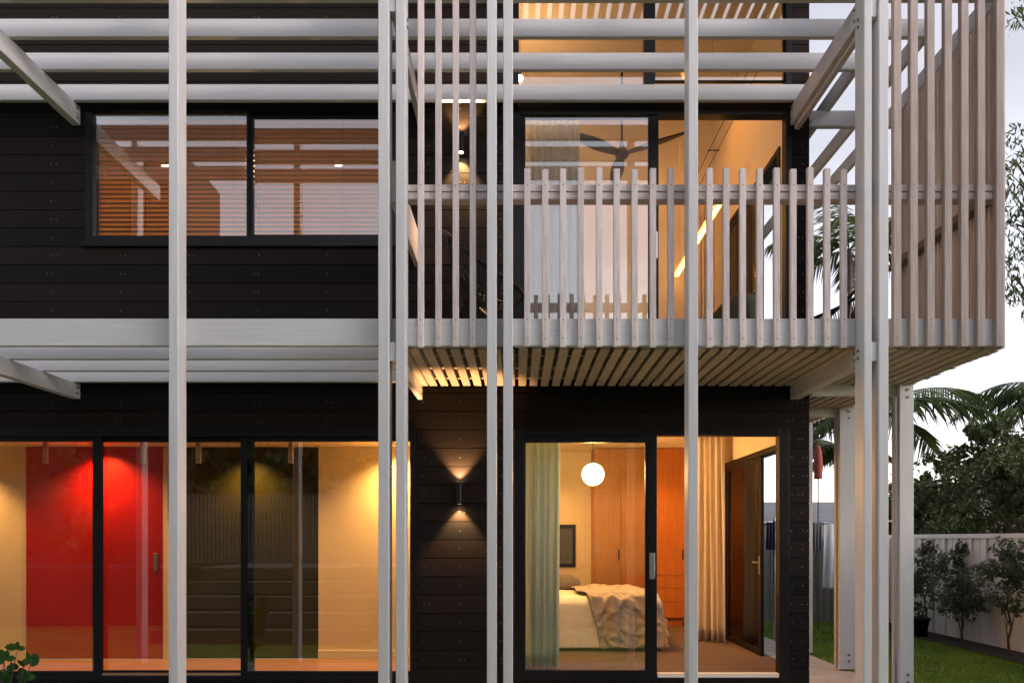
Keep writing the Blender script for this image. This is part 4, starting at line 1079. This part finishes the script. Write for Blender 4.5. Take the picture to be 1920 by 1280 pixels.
# shrub in the foreground at lower left
sh = empty('shrub', (X(5,4.4), 4.4, ground_z(0,4.4)), 'green leafy shrub tips in front of the corridor door at lower left', 'shrub')
mb = MB(); mb.smooth = True; ml = MB(); r4 = random.Random(8)
B = Vector((X(-12,4.4), 4.4, ground_z(0,4.4)))
for px, py in ((8,1215),(22,1225),(38,1240),(44,1238),(12,1250),(28,1262),(45,1268),(-15,1230),(-30,1255),(5,1275),(18,1262),(-10,1270)):
    e = Vector((X(px,4.4) + r4.uniform(-.02,.02), 4.4 + r4.uniform(-.15,.15), Z(py,4.4)))
    p = limb(mb, B, e, .007, .002, r4, 6, .05)
    for k in range(13):
        q = p[6 - (k % 5)] + Vector((r4.uniform(-.03,.03), r4.uniform(-.03,.03), r4.uniform(-.03,.02)))
        s = r4.uniform(.04,.068); d = Vector((r4.gauss(0,1), -abs(r4.gauss(0,.5)), r4.gauss(.1,.6))).normalized(); w = d.cross(Vector((.3,1,.2))).normalized()
        ml.add([q + d*s*a + w*s*c + Vector((0, -.004*abs(a), 0)) for a, c in ((-.6,0),(-.3,.34),(.1,.42),(.45,.26),(.65,0),(.45,-.26),(.1,-.42),(-.3,-.34))], [tuple(range(8))])
mb.build('stems', M['bark'], sh); ml.build('leaves', M['leaf_bright'], sh, solid=.001)

# ------------------------------------------------------------------ garden behind the camera, seen in the glass
tr_ = empty('garden_terrace', (-4, -3.5, ZY), 'terraced timber steps rising behind the viewer, mirrored in the glass', 'terrace')
for k in range(5):
    y1 = -0.6 - k*.55; z1 = ZY + .29*(k+1)
    s = bx('step', M['sleeper'], tr_, -7.4, -3.0, -3.5, y1, z1 - .29, z1 - .03, .004)
    bx('step_edge', M['nosing'], s, -7.4, -3.0, y1 - .05, y1 + .02, z1 - .03, z1, .003)
bx('terrace_bed', M['mulch'], tr_, -19, -7.45, -6.0, -3.4, ZY - .05, ZY + 1.40, .01)
bx('terrace_bed', M['mulch'], tr_, -2.95, 14, -6.0, -3.4, ZY - .05, ZY + 1.40, .01)
bx('terrace_landing', M['nosing'], tr_, -7.44, -2.96, -6.0, -3.51, ZY - .05, ZY + 1.44, .01)
pf = empty('fence', (0, -5.6, ZY + 1.4), 'pale paling fence above the terrace behind the viewer', 'fence')
mb = MB(); x = -9.4
while x < 14: mb.box(x, x + .085, -5.62, -5.60, -.66, 1.22 + .01*math.sin(x*9)); x += .11
mb.build('palings', M['darkfence'], pf)
mb = MB(); mb.box(-9.4, 14, -5.66, -5.622, -.4, -.3); mb.box(-9.4, 14, -5.66, -5.622, .85, .95); mb.build('rails', M['nosing'], pf)
rt = random.Random(77); mb = MB()
for k in range(60):
    x = -26 + 52 * k / 59 + rt.uniform(-.5,.5); y = -9.5 + rt.uniform(-1.5, 1.0)
    h = 5.9 + rt.uniform(-.7, .6)
    for q in range(9):
        zz = -.6 + (h + .6) * (q + .5) / 9; leaf_cloud(mb, (x + rt.uniform(-.4,.4), y, zz), 1.0, .8, .75, 26, .55, rt, .75, 0, .1)
tag(mb.build('tree_belt', M['leaf_dark']), 'dense dark belt of trees behind the viewer, mirrored in the glass', 'trees', kind='stuff')
nh = empty('neighbour_house', (4, -13, -.6), 'dark neighbouring house behind the viewer, mirrored in the glass', 'house')
mb = MB(); mb.box(-24, 24, -16, -12, ZY - .1, 5.2); mb.box(-21, -10.9, -11.9, -9, ZY - .1, 12.6); mb.build('wall', M['brickdark'], nh)
ug = empty('garden_light', (2.15, -5.5, -.7), 'small garden uplight against the paling fence behind the viewer', 'garden light')
MB().cyl((2.15, -5.45, -.72), (2.15, -5.45, -.55), .03, 12).build('body', M['black'], ug)
lamp_light('beam_light', 'SPOT', (2.15, -5.47, -.53), 8.0, (1,.6,.3), ug, .01, 70, .4, (0,-.08,1))
